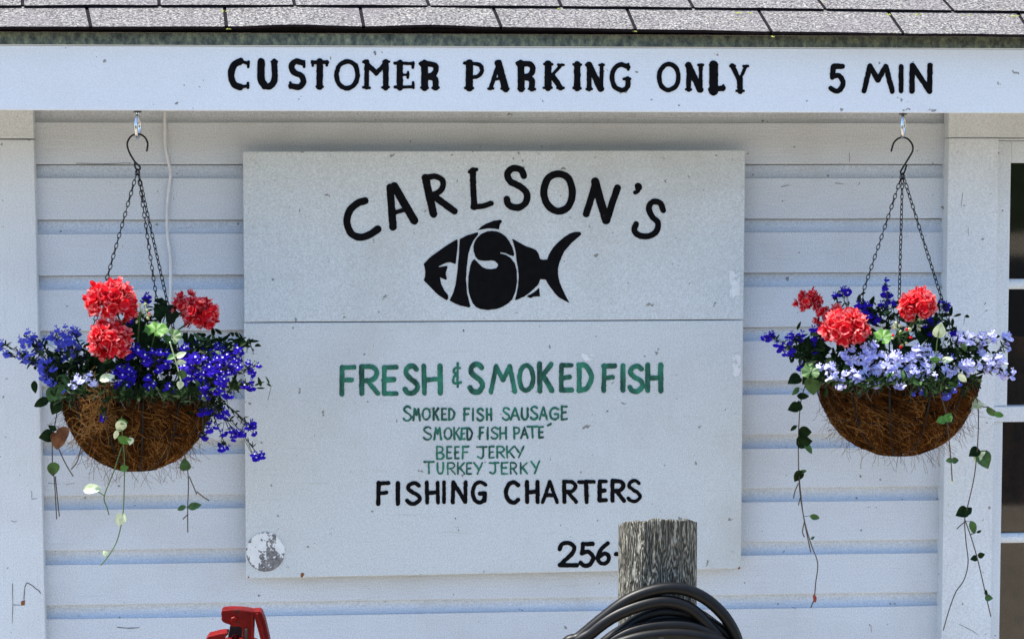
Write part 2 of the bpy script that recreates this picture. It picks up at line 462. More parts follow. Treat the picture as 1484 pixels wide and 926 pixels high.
mb.prism(q, RN*-.005)
rg = RS(0, RL, 0)
mb.prism([(XL, rg.y, rg.z), (XR, rg.y, rg.z), (XR, rg.y+2.4, rg.z-1.05), (XL, rg.y+2.4, rg.z-1.05)], (0, 0, -.02))
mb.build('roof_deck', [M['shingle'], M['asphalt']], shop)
# moss tufts in the shingle joints
for (px, py, n, sp) in [(325,17,10,6),(597,17,5,4),(919,46,8,3),(1070,20,8,5),(1088,20.5,7,4),(1287,22.5,6,4),(1330,22,6,6),(1400,23.5,8,8),(1470,24.5,9,7),(332,43,5,3),(812,14,5,3),(1120,54,3,3)]:
    mb = MB()
    for i in range(n):
        c_ = RP(px+rnd.uniform(-sp,sp), py+rnd.uniform(-.8,.8), .008); r = rnd.uniform(.0012,.0026)
        vs = []
        for a in range(6):
            vs.append(c_+Vector((math.cos(a*PI/3)*r*1.3, math.sin(a*PI/3)*r, 0)))
        vs.append(c_+Vector((0,0,r*1.2)))
        mb.add(vs, [(a, (a+1) % 6, 6) for a in range(6)])
    mb.build('moss', M['moss'], shop)
# gable filling above the side walls
for x in (-3.2, 4.95):
    mb = MB(); mb.prism([(x, .0, ZTOP+.03), (x, 3.99, ZTOP+.03), (x, rg.y, rg.z-.06)], (.05, 0, 0))
    mb.build('gable_wall', M['siding'], shop)

# ---- window on the right
win = MB()
CY = -.038
cx0a, cx0b = P(1375, 200, CY), P(1375, 926, CY)
# header board above
hz0 = P(1420, 200, CY).z
mb = MB(); mb.box((cx0a.x, CY+.003, hz0), (WX1+.12, 0.01, ZTOP)); mb.build('header_board', M['trim'], shop, bevel=.002)
win_o = MB()
win_o.box((cx0a.x, CY, WZ0-.02), (WX0, .02, hz0-.001)); win_o.box((WX1, CY, WZ0-.02), (WX1+.115, .02, hz0-.001))
win_o.box((WX0, CY+.001, WZ1), (WX1, .02, hz0-.0015))
window = win_o.build('window', M['trim'], shop, bevel=.002)
mb = MB(); mb.box((cx0a.x-.02, CY-.03, WZ0-.055), (WX1+.13, .03, WZ0-.021)); mb.build('sill', M['trim'], window, bevel=.003)
# sashes
SY = -.022                     # upper sash face
gx_u = P(1462.5, 400, SY).x; gz = lambda py, Y=SY: P(1470, py, Y).z
mb = MB()
zt_ = gz(236.5); zm1, zm2 = gz(405), gz(419.5); zr = gz(588)
mb.box((WX0+.001, SY, zr-.001), (gx_u, .015, WZ1-.001)); mb.box((WX1-.05, SY, zr-.001), (WX1-.001, .015, WZ1-.001))
mb.box((gx_u, SY+.0005, zt_), (WX1-.05, .015, WZ1-.001))
mid = (gx_u+WX1-.05)/2
# bevelled bars and rail
def hbar(mb, x0, x1, z0, z1, y, d=.02):
    b = (z1-z0)*.3
    pr = [(y+.006, z0), (y, z0+b), (y, z1-b), (y+.006, z1), (y+d, z1), (y+d, z0)]
    n = len(pr); vs = [(x0, a, c) for a, c in pr] + [(x1, a, c) for a, c in pr]
    mb.add(vs, [[(i+1) % n, i, i+n, (i+1) % n+n] for i in range(n)] + [list(range(n)), list(range(2*n-1, n-1, -1))])
hbar(mb, gx_u, WX1-.05, zm2, zm1, SY+.003)
zr2 = gz(611)
mb.box((WX0+.001, SY-.004, zr2), (WX1-.001, .015, zr-.0015))
mb.box((mid-.011, SY+.004, zr), (mid+.011, .010, zt_))
LY = -.010
gx_l = P(1450.5, 700, LY).x
za, zb1, zb2 = P(1470, 611, LY).z, P(1470, 773, LY).z, P(1470, 786.5, LY).z
mb.box((WX0+.001, LY-.008, WZ0), (gx_l, .016, zr2-.001)); mb.box((WX1-.03, LY-.008, WZ0), (WX1-.001, .016, zr2-.001))
hbar(mb, gx_l, WX1-.03, zb2, zb1, LY-.004)
mb.box((gx_l, LY-.006, WZ0), (WX1-.03, .016, WZ0+.06))
zc1 = zb2-(zb1-zb2)-(za-zb1)*1.0
hbar(mb, gx_l, WX1-.03, zc1-.015, zc1, LY-.004)
mb.box((mid-.011, LY-.003, WZ0+.06), (mid+.011, .012, za))
mb.build('frame', M['trim'], window, bevel=.0015)
for (z0, z1, x0, x1) in [(zm1, zt_, gx_u, mid), (zr, zm2, gx_u, mid), (zb1, za, gx_l, mid), (zc1, zb2, gx_l, mid), (WZ0+.06, zc1-.015, gx_l, mid),
                       (zm1, zt_, mid, WX1-.05), (zr, zm2, mid, WX1-.05), (zb1, za, mid, WX1-.03), (zc1, zb2, mid, WX1-.03), (WZ0+.06, zc1-.015, mid, WX1-.03)]:
    mb = MB(); mb.box((x0-.003, .004, z0-.003), (x1+.003, .008, z1+.003)); mb.build('pane', M['glass'], window)
# dark room behind the window
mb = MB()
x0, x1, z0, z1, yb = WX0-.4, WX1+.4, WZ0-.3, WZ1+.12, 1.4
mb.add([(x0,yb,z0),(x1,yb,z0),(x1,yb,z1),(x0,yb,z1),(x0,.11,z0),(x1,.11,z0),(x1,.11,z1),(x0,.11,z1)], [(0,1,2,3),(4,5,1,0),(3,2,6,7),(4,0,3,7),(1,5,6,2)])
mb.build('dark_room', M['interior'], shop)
mb = MB(); nx, nz = 50, 40  # brown folded surface standing in for the brown shapes in the panes
for i in range(nx+1):
    for j in range(nz+1):
        x = WX0-.05+(WX1-WX0+.1)*i/nx; t = j/nz
        z = WZ0-.05+(gz(470)-WZ0+.03)*t + .02*math.sin(i*.55)
        y = .10+.022*math.sin(i*1.15+.8*math.sin(j*.21))+.012*math.sin(i*2.9+j*.3)+.012*math.sin(j*.5+i*.2)
        mb.v.append(Vector((x,y,z)))
for i in range(nx):
    for j in range(nz):
        a = i*(nz+1)+j; mb.f.append([a, a+nz+1, a+nz+2, a+1]); mb.m.append(0)
o = mb.build('stand_in_folds', M['stand_in_folds'], smooth=True)
tagp(o, 'brown folds standing in for shapes in the dark behind the window panes', 'stand_in_folds')

# small wear marks on the woodwork: cracks and a rusty nail hole on the left board
y = TY-.0012
def crackline(pts, w=1.1, y=TY-.0012):
    mb = MB()
    for (a, b) in zip(pts[:-1], pts[1:]):
        d = Vector((b[0]-a[0], b[1]-a[1])); L = d.length or 1; nx_, ny_ = -d.y/L*w/2, d.x/L*w/2
        mb.add([P(a[0]+nx_,a[1]+ny_,y), P(b[0]+nx_*.6,b[1]+ny_*.6,y), P(b[0]-nx_*.6,b[1]-ny_*.6,y), P(a[0]-nx_,a[1]-ny_,y)], [(3,2,1,0)])
    mb.build('crack', M['crack'], shop)
crackline([(34.5,868),(36,850),(39,844),(43,846),(48,849),(52,853),(56,855),(59,860)], 1.3)
crackline([(18,876),(30,876.5)], .9); crackline([(18,845),(18.5,878),(17.5,903)], .9)
SYD = -.0016; CY_W = CY
for pts_, w_ in (([(1231,222),(1231.5,229),(1230.8,236)],.7),([(1132,271),(1144,268.5)],.9),([(1210,265.5),(1222,267)],1.),([(170,908.5),(186,910),(202,909)],1.1),
                ([(110,237),(150,238),(190,236.5)],.9),([(296,566),(330,564)],.6),([(70,700),(86,701)],.6),([(1262,905),(1263,916)],.7),([(95,702),(108,700)],.5)):
    crackline(pts_, w_, SYD)
crackline([(1395,280),(1393,300)], .6, CY_W-.0012); crackline([(1403,330),(1404,342)], .6, CY_W-.0012)
crackline([(1390,904),(1398,908),(1410,914),(1418,920)], .7, CY_W-.0012)
crackline([(44,711),(46,712),(46,723),(55,722)], .7); crackline([(16,754),(20,756),(24,755)], .8)
mb = MB(); mb.add([P(30.5,871,y),P(36,869,y),P(36,876.5,y),P(30.5,877,y)], [(3,2,1,0)], 0)
mb.build('rust_hole', M['rust'], shop)

def dots(name, lst, Y, mat, parent, asp=.6):
    for (px, py, r) in lst:
        mb = MB(); n = 8; a0 = rnd.uniform(0, 3); vs = []
        for i in range(n):
            rr = r*rnd.uniform(.6, 1.1); a = 2*PI*i/n
            ux, uy = rr*math.cos(a), rr*asp*math.sin(a)
            vs.append(P(px+ux*math.cos(a0)-uy*math.sin(a0), py+ux*math.sin(a0)+uy*math.cos(a0), Y))
        mb.add(vs, [list(range(n-1,-1,-1))]); mb.build(name, mat, parent)
dots('stain', [(256,150,3.2),(222,152,1.2),(144,147,1),(267,124,1.6),(295,117,1.2),(95,70,1.6),(140,83,1.2),(543,76,3),(544,79,2.2),(923,105,3),(984,153,2),(1316,148,1),(700,90,.8)], FY-.0012, M['grey_wear'], fascia, .5)
dots('nail_head', [(5,575,2.2),(25,170,1),(8,633,1.5),(22,520,1)], TY-.0012, M['grey_wear'], shop)
dots('nail_head', [(1447.5,222,2),(1424,347,2.4),(1388,221,1.2),(1390,640,1.3),(1395,875,1.8),(1436,281,1.2)], CY-.0012, M['grey_wear'], shop)
dots('nail_head', [(1151,213,2),(1352,237,1.6),(1352,283,1.4),(188,237,1.8),(1247,690,2.6),(1248,768,2.4),(1084,223,1.6),(180,873,1.2),(375,863,2.2),(172,704,2.2),(345,325,2),(1260,905,1.5),(1262,560,1.5)], -.0018, M['grey_wear'], shop)

# ------------------------------------------------------------------ painted lettering
GL = {
 'A': [([(0,1),(.5,0),(1,1)],0),([(.2,.65),(.8,.65)],0)],
 'B': [([(0,0),(0,1)],0),([(0,.01),(.7,.04),(.85,.25),(.6,.45),(.02,.5)],1),([(.02,.5),(.75,.54),(1,.75),(.7,.97),(0,1)],1)],
 'C': [([(1,.14),(.65,0),(.22,.12),(0,.5),(.2,.88),(.65,1),(1,.86)],1)],
 'D': [([(0,0),(0,1)],0),([(0,.01),(.55,.06),(1,.45),(.65,.9),(0,1)],1)],
 'E': [([(.03,0),(0,1)],0),([(0,.01),(1,0)],0),([(0,.5),(.8,.47)],0),([(0,1),(1,.98)],0)],
 'F': [([(.05,0),(0,1)],0),([(0,.02),(1,0)],0),([(0,.5),(.8,.46)],0)],
 'G': [([(.98,.12),(.62,0),(.2,.12),(0,.5),(.18,.9),(.6,1),(.93,.82)],1),([(.93,.9),(.95,.56),(.58,.56)],0)],
 'H': [([(0,0),(0.02,1)],0),([(.97,0),(1,1)],0),([(0,.52),(1,.48)],0)],
 'I': [([(.5,0),(.5,1)],0)],
 'J': [([(0,.03),(1,0)],0),([(.62,0),(.64,.7),(.45,.98),(.08,.86)],1)],
 'K': [([(0,0),(.03,1)],0),([(.95,0),(.05,.58)],0),([(.3,.42),(1,1)],0)],
 'L': [([(0,0),(0,1)],0),([(0,1),(1,.97)],0)],
 'M': [([(0,1),(.22,0),(.5,.55),(.78,0),(1,1)],0)],
 'N': [([(0,1),(.03,0),(.97,1),(1,0)],0)],
 'O': [([(.5,0),(.13,.16),(0,.5),(.13,.86),(.5,1),(.87,.84),(1,.5),(.87,.14)],2)],
 'P': [([(0,0),(.02,1)],0),([(0,.01),(.75,.04),(1,.28),(.7,.52),(0,.56)],1)],
 'R': [([(0,0),(.03,1)],0),([(0,.01),(.7,.03),(.95,.25),(.65,.48),(0,.53)],1),([(.32,.5),(1,1)],0)],
 'S': [([(.93,.12),(.6,0),(.18,.08),(.08,.27),(.4,.44),(.85,.6),(1,.8),(.65,1),(.22,.98),(0,.85)],1)],
 'T': [([(0,.02),(1,0)],0),([(.48,0),(.52,1)],0)],
 'U': [([(0,0),(0,.65),(.2,.94),(.5,1),(.8,.94),(1,.65),(1,0)],1)],
 'Y': [([(0,.02),(.5,.52)],0),([(1,0),(.42,1)],0)],
 '&': [([(.85,.2),(.3,.2),(.12,.36),(.5,.47),(.12,.58),(.05,.8),(.5,.86),(1,.8)],1),([(.62,0),(.55,.5),(.6,1)],0)],
 '2': [([(.05,.27),(.2,.04),(.6,0),(.86,.2),(.7,.5),(.35,.75),(.08,1)],1),([(.08,1),(1,1)],0)],
 '5': [([(.95,0),(.2,.02),(.12,.45)],0),([(.12,.45),(.6,.38),(1,.66),(.72,.97),(.3,1),(0,.88)],1)],
 '6': [([(.85,0),(.4,.25),(.08,.6),(.1,.85),(.4,1),(.8,.92),(.92,.68),(.6,.5),(.15,.68)],1)],
 '-': [([(0,.5),(1,.5)],0)],
}
# fascia letters: thick and thin strokes with serif ticks (points, smooth, width factor)
H_, T_ = 1.0, .48
FS = {
 'C': [([(.55,0),(.2,.14),(.05,.5),(.2,.86),(.55,1)],1,1.),([(.5,0),(.95,.06)],0,.5),([(.97,0),(.97,.22)],0,.42),([(.5,1),(.95,.94)],0,.5),([(.95,.84),(.95,1)],0,.42)],
 'U': [([(.12,0),(.12,.65),(.3,.93)],1,1.15),([(.86,0),(.86,.7),(.6,.95),(.3,.93)],1,.95),([(0,0),(.27,0)],0,.4),([(.73,0),(1,0)],0,.4)],
 'S': [([(.85,.06),(.4,.02),(.12,.18),(.3,.42),(.75,.56),(.9,.78),(.6,.97),(.1,.93)],1,.9),([(.95,0),(.95,.22)],0,.4),([(.04,.8),(.04,1)],0,.42)],
 'T': [([(.5,0),(.5,1)],0,1.),([(0,.05),(1,.05)],0,.6),([(0,0),(.03,.18)],0,.4),([(1,0),(.97,.18)],0,.4),([(.3,1),(.72,1)],0,.4)],
 'O': [([(.5,0),(.13,.16),(0,.5),(.13,.86),(.5,1),(.87,.84),(1,.5),(.87,.14)],2,.72)],
 'M': [([(.14,1),(.14,0)],0,.72),([(.1,0),(.52,.46)],0,.72),([(.9,0),(.52,.46)],0,.66),([(.88,1),(.88,0)],0,.9),([(0,0),(.2,0)],0,.4),([(.8,0),(1,0)],0,.4),([(.02,1),(.26,1)],0,.4),([(.75,1),(1,1)],0,.4)],
 'E': [([(.26,0),(.26,1)],0,.95),([(0,.03),(1,.03)],0,.48),([(1,0),(.97,.2)],0,.42),([(.26,.5),(.72,.48)],0,.42),([(.7,.38),(.7,.6)],0,.4),([(0,.98),(.97,.98)],0,.5),([(.97,.8),(1,1)],0,.42)],
 'R': [([(.24,0),(.24,1)],0,1.05),([(.1,.03),(.75,.06),(.88,.25),(.7,.47),(.25,.55)],1,.85),([(.5,.55),(.82,.65),(.84,1)],1,.9),([(0,.0),(.3,.0)],0,.4),([(.08,1),(.42,1)],0,.4),([(.68,1),(1,1)],0,.4)],
 'P': [([(.27,0),(.27,1)],0,1.1),([(.2,.02),(.8,.08),(.95,.3),(.75,.52),(.3,.57)],1,.62),([(0,0),(.35,0)],0,.45),([(.03,1),(.48,1)],0,.42)],
 'A': [([(.12,1),(.52,0)],0,.62),([(.5,.0),(.86,1)],0,1.1),([(.3,.62),(.72,.62)],0,.4),([(0,1),(.24,1)],0,.42),([(.66,1),(1,1)],0,.42)],
 'K': [([(.2,0),(.2,1)],0,1.05),([(.9,.03),(.25,.6)],0,.5),([(.42,.48),(.85,1)],0,.85),([(0,0),(.42,0)],0,.4),([(.72,.02),(1,.02)],0,.4),([(0,1),(.38,1)],0,.4),([(.68,1),(1,1)],0,.42)],
 'I': [([(.5,0),(.5,1)],0,1.),([(0,.0),(1,.0)],0,.42),([(0,1),(1,1)],0,.42)],
 'N': [([(.15,1),(.15,0)],0,.75),([(.14,0),(.82,1)],0,1.),([(.87,0),(.85,1)],0,.6),([(0,0),(.25,0)],0,.4),([(.72,0),(1,0)],0,.42),([(0,1),(.3,1)],0,.4)],
 'G': [([(.9,.1),(.5,0),(.12,.18),(.02,.5),(.15,.85),(.5,1),(.8,.93),(.9,.7)],1,.72),([(.92,0),(.92,.2)],0,.42),([(.66,.56),(1,.56)],0,.42),([(.88,.56),(.88,.85)],0,.8)],
 'L': [([(.25,0),(.25,1)],0,1.35),([(.05,.92),(.95,.9)],0,.85),([(0,0),(.5,0)],0,.4),([(.97,.78),(.97,.98)],0,.4)],
 'Y': [([(.12,0),(.52,.55)],0,.75),([(.9,0),(.52,.55)],0,.5),([(.55,.5),(.55,1)],0,.9),([(0,0),(.26,0)],0,.42),([(.76,0),(1,0)],0,.42),([(.36,1),(.75,1)],0,.42)],
}
def sp2(pts, mode):
    if mode == 0:
        return [Vector((a[0], a[1], 0)) for a in pts]
    return spline([(a[0], a[1], 0) for a in pts], 9, mode == 2) + ([Vector((*pts[0], 0))] if mode == 2 else [])
def seg_field(X, Y, pts, hw, f):
    for a, b in zip(pts[:-1], pts[1:]):
        dx, dy = b[0]-a[0], b[1]-a[1]; L = dx*dx+dy*dy
        t = np.clip(((X-a[0])*dx+(Y-a[1])*dy)/(L if L > 1e-9 else 1), 0, 1)
        d = np.hypot(X-(a[0]+dx*t), Y-(a[1]+dy*t))
        np.maximum(f, hw-d, out=f)
def poly_field(X, Y, poly):
    inside = np.zeros(X.shape, bool); dmin = np.full(X.shape, 1e9); n = len(poly)
    for i in range(n):
        (x0, y0), (x1, y1) = poly[i], poly[(i+1) % n]
        if y0 != y1:
            c = ((y0 > Y) != (y1 > Y)) & (X < (x1-x0)*(Y-y0)/(y1-y0)+x0); inside ^= c
        dx, dy = x1-x0, y1-y0; L = dx*dx+dy*dy or 1
        t = np.clip(((X-x0)*dx+(Y-y0)*dy)/L, 0, 1)
        dmin = np.minimum(dmin, np.hypot(X-(x0+dx*t), Y-(y0+dy*t)))
    return np.where(inside, dmin, -dmin)
nrng = np.random.default_rng(3)
def smooth_noise(shape, step, wav):
    h, w_ = shape; gh, gw = int(h*step/wav)+3, int(w_*step/wav)+3
    g = nrng.normal(size=(gh, gw)); yy, xx = np.arange(h)*step/wav, np.arange(w_)*step/wav
    yi, xi = yy.astype(int), xx.astype(int); fy, fx = (yy-yi)[:,None], (xx-xi)[None,:]
    return (g[yi][:,xi]*(1-fy)*(1-fx)+g[yi+1][:,xi]*fy*(1-fx)+g[yi][:,xi+1]*(1-fy)*fx+g[yi+1][:,xi+1]*fy*fx)
def march(mb, f, x0, y0, step, proj):
    """filled contour of f>0 as faces"""
    h, w_ = f.shape; ins = f > 0; cache = {}
    def vert(key, x, y):
        if key not in cache: cache[key] = len(mb.v); mb.v.append(proj(x0+x*step, y0+y*step))
        return cache[key]
    s4 = ins[:-1,:-1].astype(int)+ins[1:,:-1]+ins[:-1,1:]+ins[1:,1:]
    for j in range(h-1):
        row = s4[j]; i = 0
        full = row == 4
        while i < w_-1:
            if full[i]:
                k_ = i
                while k_ < w_-1 and full[k_]: k_ += 1
                mb.f.append([vert((0,i,j),i,j), vert((0,i,j+1),i,j+1), vert((0,k_,j+1),k_,j+1), vert((0,k_,j),k_,j)]); mb.m.append(0)
                i = k_
            elif row[i] > 0:
                cs = [(i,j),(i,j+1),(i+1,j+1),(i+1,j)]; poly = []
                for a in range(4):
                    p, q = cs[a], cs[(a+1) % 4]; fp, fq = f[p[1],p[0]], f[q[1],q[0]]
                    if fp > 0: poly.append(vert((0,)+p, *p))
                    if (fp > 0) != (fq > 0):
                        t = fp/(fp-fq); kx = (1,)+min(p,q)+max(p,q)
                        poly.append(vert(kx, p[0]+(q[0]-p[0])*t, p[1]+(q[1]-p[1])*t))
                if len(poly) >= 3: mb.f.append(poly); mb.m.append(0)
                i += 1
            else: i += 1
def make_field(items, polys=(), step=.7, rough=.35, pad=8):
    """items: list of (points in px, half width)"""
    xs = [p[0] for it in items for p in it[0]]+[p[0] for po in polys for p in po]
    ys = [p[1] for it in items for p in it[0]]+[p[1] for po in polys for p in po]
    x0, x1, y0, y1 = min(xs)-pad, max(xs)+pad, min(ys)-pad, max(ys)+pad
    X, Y = np.meshgrid(np.arange(x0, x1, step), np.arange(y0, y1, step))
    f = np.full(X.shape, -9.)
    for pts, hw in items:
        bx0, bx1 = min(p[0] for p in pts)-hw-2, max(p[0] for p in pts)+hw+2
        by0, by1 = min(p[1] for p in pts)-hw-2, max(p[1] for p in pts)+hw+2
        i0, i1 = max(0,int((bx0-x0)/step)), int((bx1-x0)/step)+2; j0, j1 = max(0,int((by0-y0)/step)), int((by1-y0)/step)+2
        sub = f[j0:j1, i0:i1]; seg_field(X[j0:j1,i0:i1], Y[j0:j1,i0:i1], pts, hw, sub)
    for po in polys: np.maximum(f, poly_field(X, Y, po), out=f)
    f += smooth_noise(f.shape, step, 3.2)*rough
    return f, x0, y0, step
def line_items(txt, boxes, org, sc, wz, font=GL, jit=.012):
    items = []; hw = wz/sc/2
    for ch, (bx0, bx1, by0, by1) in zip(txt, boxes):
        X0, X1 = org[0]+bx0/sc+hw*.85, org[0]+bx1/sc-hw*.85
        Y0, Y1 = org[1]+by0/sc+hw*.85, org[1]+by1/sc-hw*.85
        if font is FS:
            X0, X1 = org[0]+bx0/sc+hw*.35, org[0]+bx1/sc-hw*.35
            Y0, Y1 = org[1]+by0/sc+hw*.4, org[1]+by1/sc-hw*.4
        if X1 < X0: X0 = X1 = (X0+X1)/2
        for st in font[ch]:
            pts = [(X0+p.x*(X1-X0), Y0+p.y*(Y1-Y0)) for p in sp2([(a+rnd.uniform(-jit,jit), b+rnd.uniform(-jit,jit)) for a, b in st[0]], st[1])]
            wf = st[2] if len(st) > 2 else rnd.uniform(.9, 1.08)
            items.append((pts, hw*wf))
    return items
def lettering(name, items, polys, Y, mat, parent, step=.7, rough=.3, words_=None, font=GL):
    parts_ = []
    if words_:
        k = 0
        for w_ in words_:
            n = sum(len(font[c]) for c in w_); parts_.append(items[k:k+n]); k += n
        if k < len(items): parts_[-1] = parts_[-1]+items[k:]
    else: parts_ = [items]
    for it_ in parts_:
        f, x0, y0, st = make_field(it_, polys, step, rough)
        mb = MB(); march(mb, f, x0, y0, st, lambda x, y: P(x, y, Y))
        mb.build(name, mat, parent)

# fascia: CUSTOMER PARKING ONLY 5 MIN
o1, s_ = (320, 60), 3.533
it = line_items('CUSTOMER', [(42,150,98,244),(190,292,100,244),(347,437,96,246),(463,550,96,240),(587,706,98,249),(722,866,100,245),(886,992,104,245),(1014,1120,107,246)], o1, s_, 34, FS)
o1 = (660, 60)
it += line_items('PARKINGONLY', [(40,147,105,248),(162,277,106,250),(308,412,106,252),(448,560,112,247),(600,648,114,249),(665,767,116,252),(795,899,113,258),(1036,1148,112,256),(1175,1274,116,254),(1298,1380,116,262),(1402,1503,122,262)], o1, s_, 34, FS)
lettering('lettering', it, [], FY-.0012, M['black_paint'], fascia, .7, .28, ['CUSTOMER','PARKING','ONLY'], FS)
o1, s5 = (1100, 60), 3.865
it = line_items('5MIN', [(390,483,128,292),(575,757,130,292),(779,813,130,289),(844,970,125,292)], o1, s5, 29)
lettering('lettering', it, [], FY-.0012, M['black_paint'], fascia, .7, .28, ['5','MIN'])

# ------------------------------------------------------------------ the sign board
SGY = -.052
sign = thing('shop_sign', P(716, 836, -.02), 'large white painted fish shop sign with black and green hand lettering, on the siding', 'sign')
tl, tr_, br, bl = (352,220), (1080,218), (1074,824), (356.5,838)
def seamy(px): return 467.5+(463.5-467.5)*(px-352)/727
def quad_box(pts, Y, d):
    mb = MB(); mb.prism([P(a, b, Y) for a, b in pts][::-1], (0, d, 0)); return mb
ml, mr = (354.0, seamy(354)), (1077.6, seamy(1077.6))
up = quad_box([tl, tr_, (mr[0], mr[1]-.7), (ml[0], ml[1]-.7)], SGY, .018).build('upper_panel', M['sign'], sign, bevel=.0022, fixn=True)
lo = quad_box([(ml[0]-.5, ml[1]+.7), (mr[0]-.4, mr[1]+.7), br, bl], SGY-.001, .019).build('lower_panel', M['sign'], sign, bevel=.0022, fixn=True)
mb = MB()
for px in (420, 715, 1010):
    a, b = P(px-22, 240, -.034), P(px+22, 815, -.034); mb.box((a.x, -.0335, b.z), (b.x, -.001, a.z))
a, b = P(380, 455, -.03), P(1050, 478, -.03); mb.box((a.x, -.033, b.z), (b.x, -.0015, a.z))
mb.build('batten', M['trim'], sign)
LT = SGY-.0011; LT2 = SGY-.0021
o1, s_ = (470, 220), 2.854
def zp(l): return [(o1[0]+a/s_, o1[1]+b/s_) for a, b in l]
def zs(l, mode=1): return [(p.x, p.y) for p in sp2(zp(l), mode)]
hw = 15/s_
ca = [
 (zs([(168,203),(135,215),(103,248),(94,295),(112,338),(150,354),(190,342),(222,320)]), hw),
 (zs([(272,148),(278,230),(284,312)],0), hw*1.05), (zs([(290,143),(325,205),(372,285)],0), hw*1.12), (zs([(285,255),(338,238)],0), hw*.62),
 (zs([(418,108),(436,190),(452,258)],0), hw*1.05), (zs([(415,110),(455,103),(488,118),(486,155),(450,182)]), hw*.8), (zs([(448,180),(495,215),(538,246)],0), hw*.95),
 (zs([(614,78),(616,150),(620,230)],0), hw*.85), (zs([(600,84),(630,74)],0), hw*.5), (zs([(615,230),(655,226),(690,214)],0), hw*.75),
 (zs([(826,100),(812,76),(780,70),(757,92),(770,124),(812,146),(838,176),(832,212),(800,232),(765,222),(754,196)]), hw*.92),
 (zs([(968,92),(925,112),(908,168),(925,222),(966,246),(1008,228),(1026,172),(1010,112)],2), hw*.98),
 (zs([(1083,258),(1105,190),(1123,124)],0), hw*.95), (zs([(1120,124),(1142,205),(1166,284)],0), hw*1.15), (zs([(1170,282),(1190,215),(1213,150)],0), hw*.95),
 (zs([(1298,142),(1302,152),(1296,164),(1284,170)]), hw*.55), (zs([(1298,143),(1300,148)],0), hw*.95),
 (zs([(1402,242),(1388,212),(1358,208),(1342,234),(1356,268),(1380,295),(1372,332),(1338,350),(1300,345),(1282,325),(1290,300)]), hw*.82)]
lettering('lettering', ca, [], LT, M['black_paint'], up, .7, .22)
o1, s_ = (600, 310), 5.708
fish = [
 [(80,415),(130,362),(200,310),(280,255),(350,213),(362,215),(360,290),(352,350),(345,415),(330,412),(300,402),(265,405),(205,435),(205,440),(272,430),(278,440),(265,480),(265,505),(272,542),(258,545),(215,525),(225,580),(250,630),(280,670),(285,700),(270,715),(200,670),(150,622),(120,590),(80,550),(90,520),(92,480),(88,440)],
 [(378,210),(440,178),(528,152),(530,172),(490,225),(467,275),(450,330),(437,440),(430,540),(440,660),(468,765),(455,776),(380,757),(330,738),(293,718),(325,650),(345,580),(358,480),(370,350)],
 [(500,375),(478,395),(465,430),(450,520),(448,590),(455,660),(485,740),(515,772),(550,788),(610,796),(680,788),(730,770),(780,740),(815,705),(840,640),(852,560),(850,470),(835,410),(800,365),(760,340),(715,328),(715,318),(760,326),(795,344),(822,350),(830,335),(815,280),(790,230),(765,195),(730,165),(690,147),(645,141),(600,148),(555,168),(520,200),(500,235),(491,270),(493,310),(508,355),(530,380),(565,388),(600,390),(640,386),(670,392),(690,412),(697,428),(680,450),(640,458),(600,455),(565,440),(540,415)],
 [(812,205),(860,232),(930,270),(975,284),(1010,300),(1030,330),(1045,375),(1070,380),(1100,378),(1120,330),(1150,280),(1195,232),(1240,195),(1285,165),(1330,150),(1375,150),(1385,170),(1350,202),(1310,235),(1270,280),(1245,310),(1220,360),(1205,400),(1192,450),(1190,490),(1205,570),(1245,660),(1285,735),(1240,715),(1195,690),(1160,650),(1130,610),(1107,580),(1090,545),(1045,540),(1030,580),(1000,615),(960,650),(910,685),(850,712),(835,712),(848,660),(860,600),(866,520),(860,450),(850,400),(838,300)],
 [(527,135),(555,108),(590,85),(660,58),(715,50),(730,62),(710,90),(703,130),(670,124),(640,122),(605,122),(580,127)],
 [(1035,612),(1038,640),(1042,682),(990,685),(965,697),(930,685),(960,668),(990,650)]]
lettering('fish_emblem', [], [zp(p) for p in fish], LT, M['black_paint'], up, .55, .12)
# lower panel
o2, s2_ = (470, 500), 2.854
it = line_items('FRESH&SMOKEDFISH', [(63,132,82,212),(145,230,80,210),(238,307,82,210),(325,394,78,208),(403,489,78,207),(523,574,66,182),(594,663,70,202),(679,797,78,203),(799,872,75,197),(881,950,70,198),(971,1031,75,196),(1045,1114,72,197),(1147,1210,76,197),(1223,1247,78,195),(1254,1325,78,199),(1328,1402,74,197)], o2, s2_, 21)
for i, (pts, h) in enumerate(it):
    pass
# the ampersand is thin
na = sum(len(GL[c]) for c in 'FRESH'); it[na] = (it[na][0], it[na][1]*.55); it[na+1] = (it[na+1][0], it[na+1][1]*.5)
o3, s3_ = (560, 580), 5.3
it += line_items('SMOKEDFISHSAUSAGE', [(125,197,40,163),(200,264,60,160),(271,342,58,156),(354,407,55,156),(420,467,58,155),(474,530,58,156),(590,642,56,160),(656,674,58,158),(690,752,58,160),(764,812,58,160),(887,952,50,156),(947,1027,52,155),(1034,1092,53,156),(1104,1167,40,153),(1169,1242,45,155),(1249,1331,50,153),(1339,1392,40,153)], o3, s3_, 17)
it += line_items('SMOKEDFISHPATE', [(280,352,198,308),(361,427,203,305),(439,507,205,303),(514,570,203,306),(570,610,208,306),(614,664,206,309),(710,754,201,302),(769,786,203,305),(799,862,203,301),(867,927,203,302),(974,1027,202,300),(1029,1092,200,296),(1074,1167,193,293),(1165,1212,198,293)], o3, s3_, 16)
it += line_items('BEEFJERKY', [(382,447,348,457),(459,505,350,453),(521,562,350,453),(579,637,348,453),(689,777,350,452),(784,832,348,447),(844,914,348,447),(919,987,348,447),(979,1062,348,447)], o3, s3_, 15)
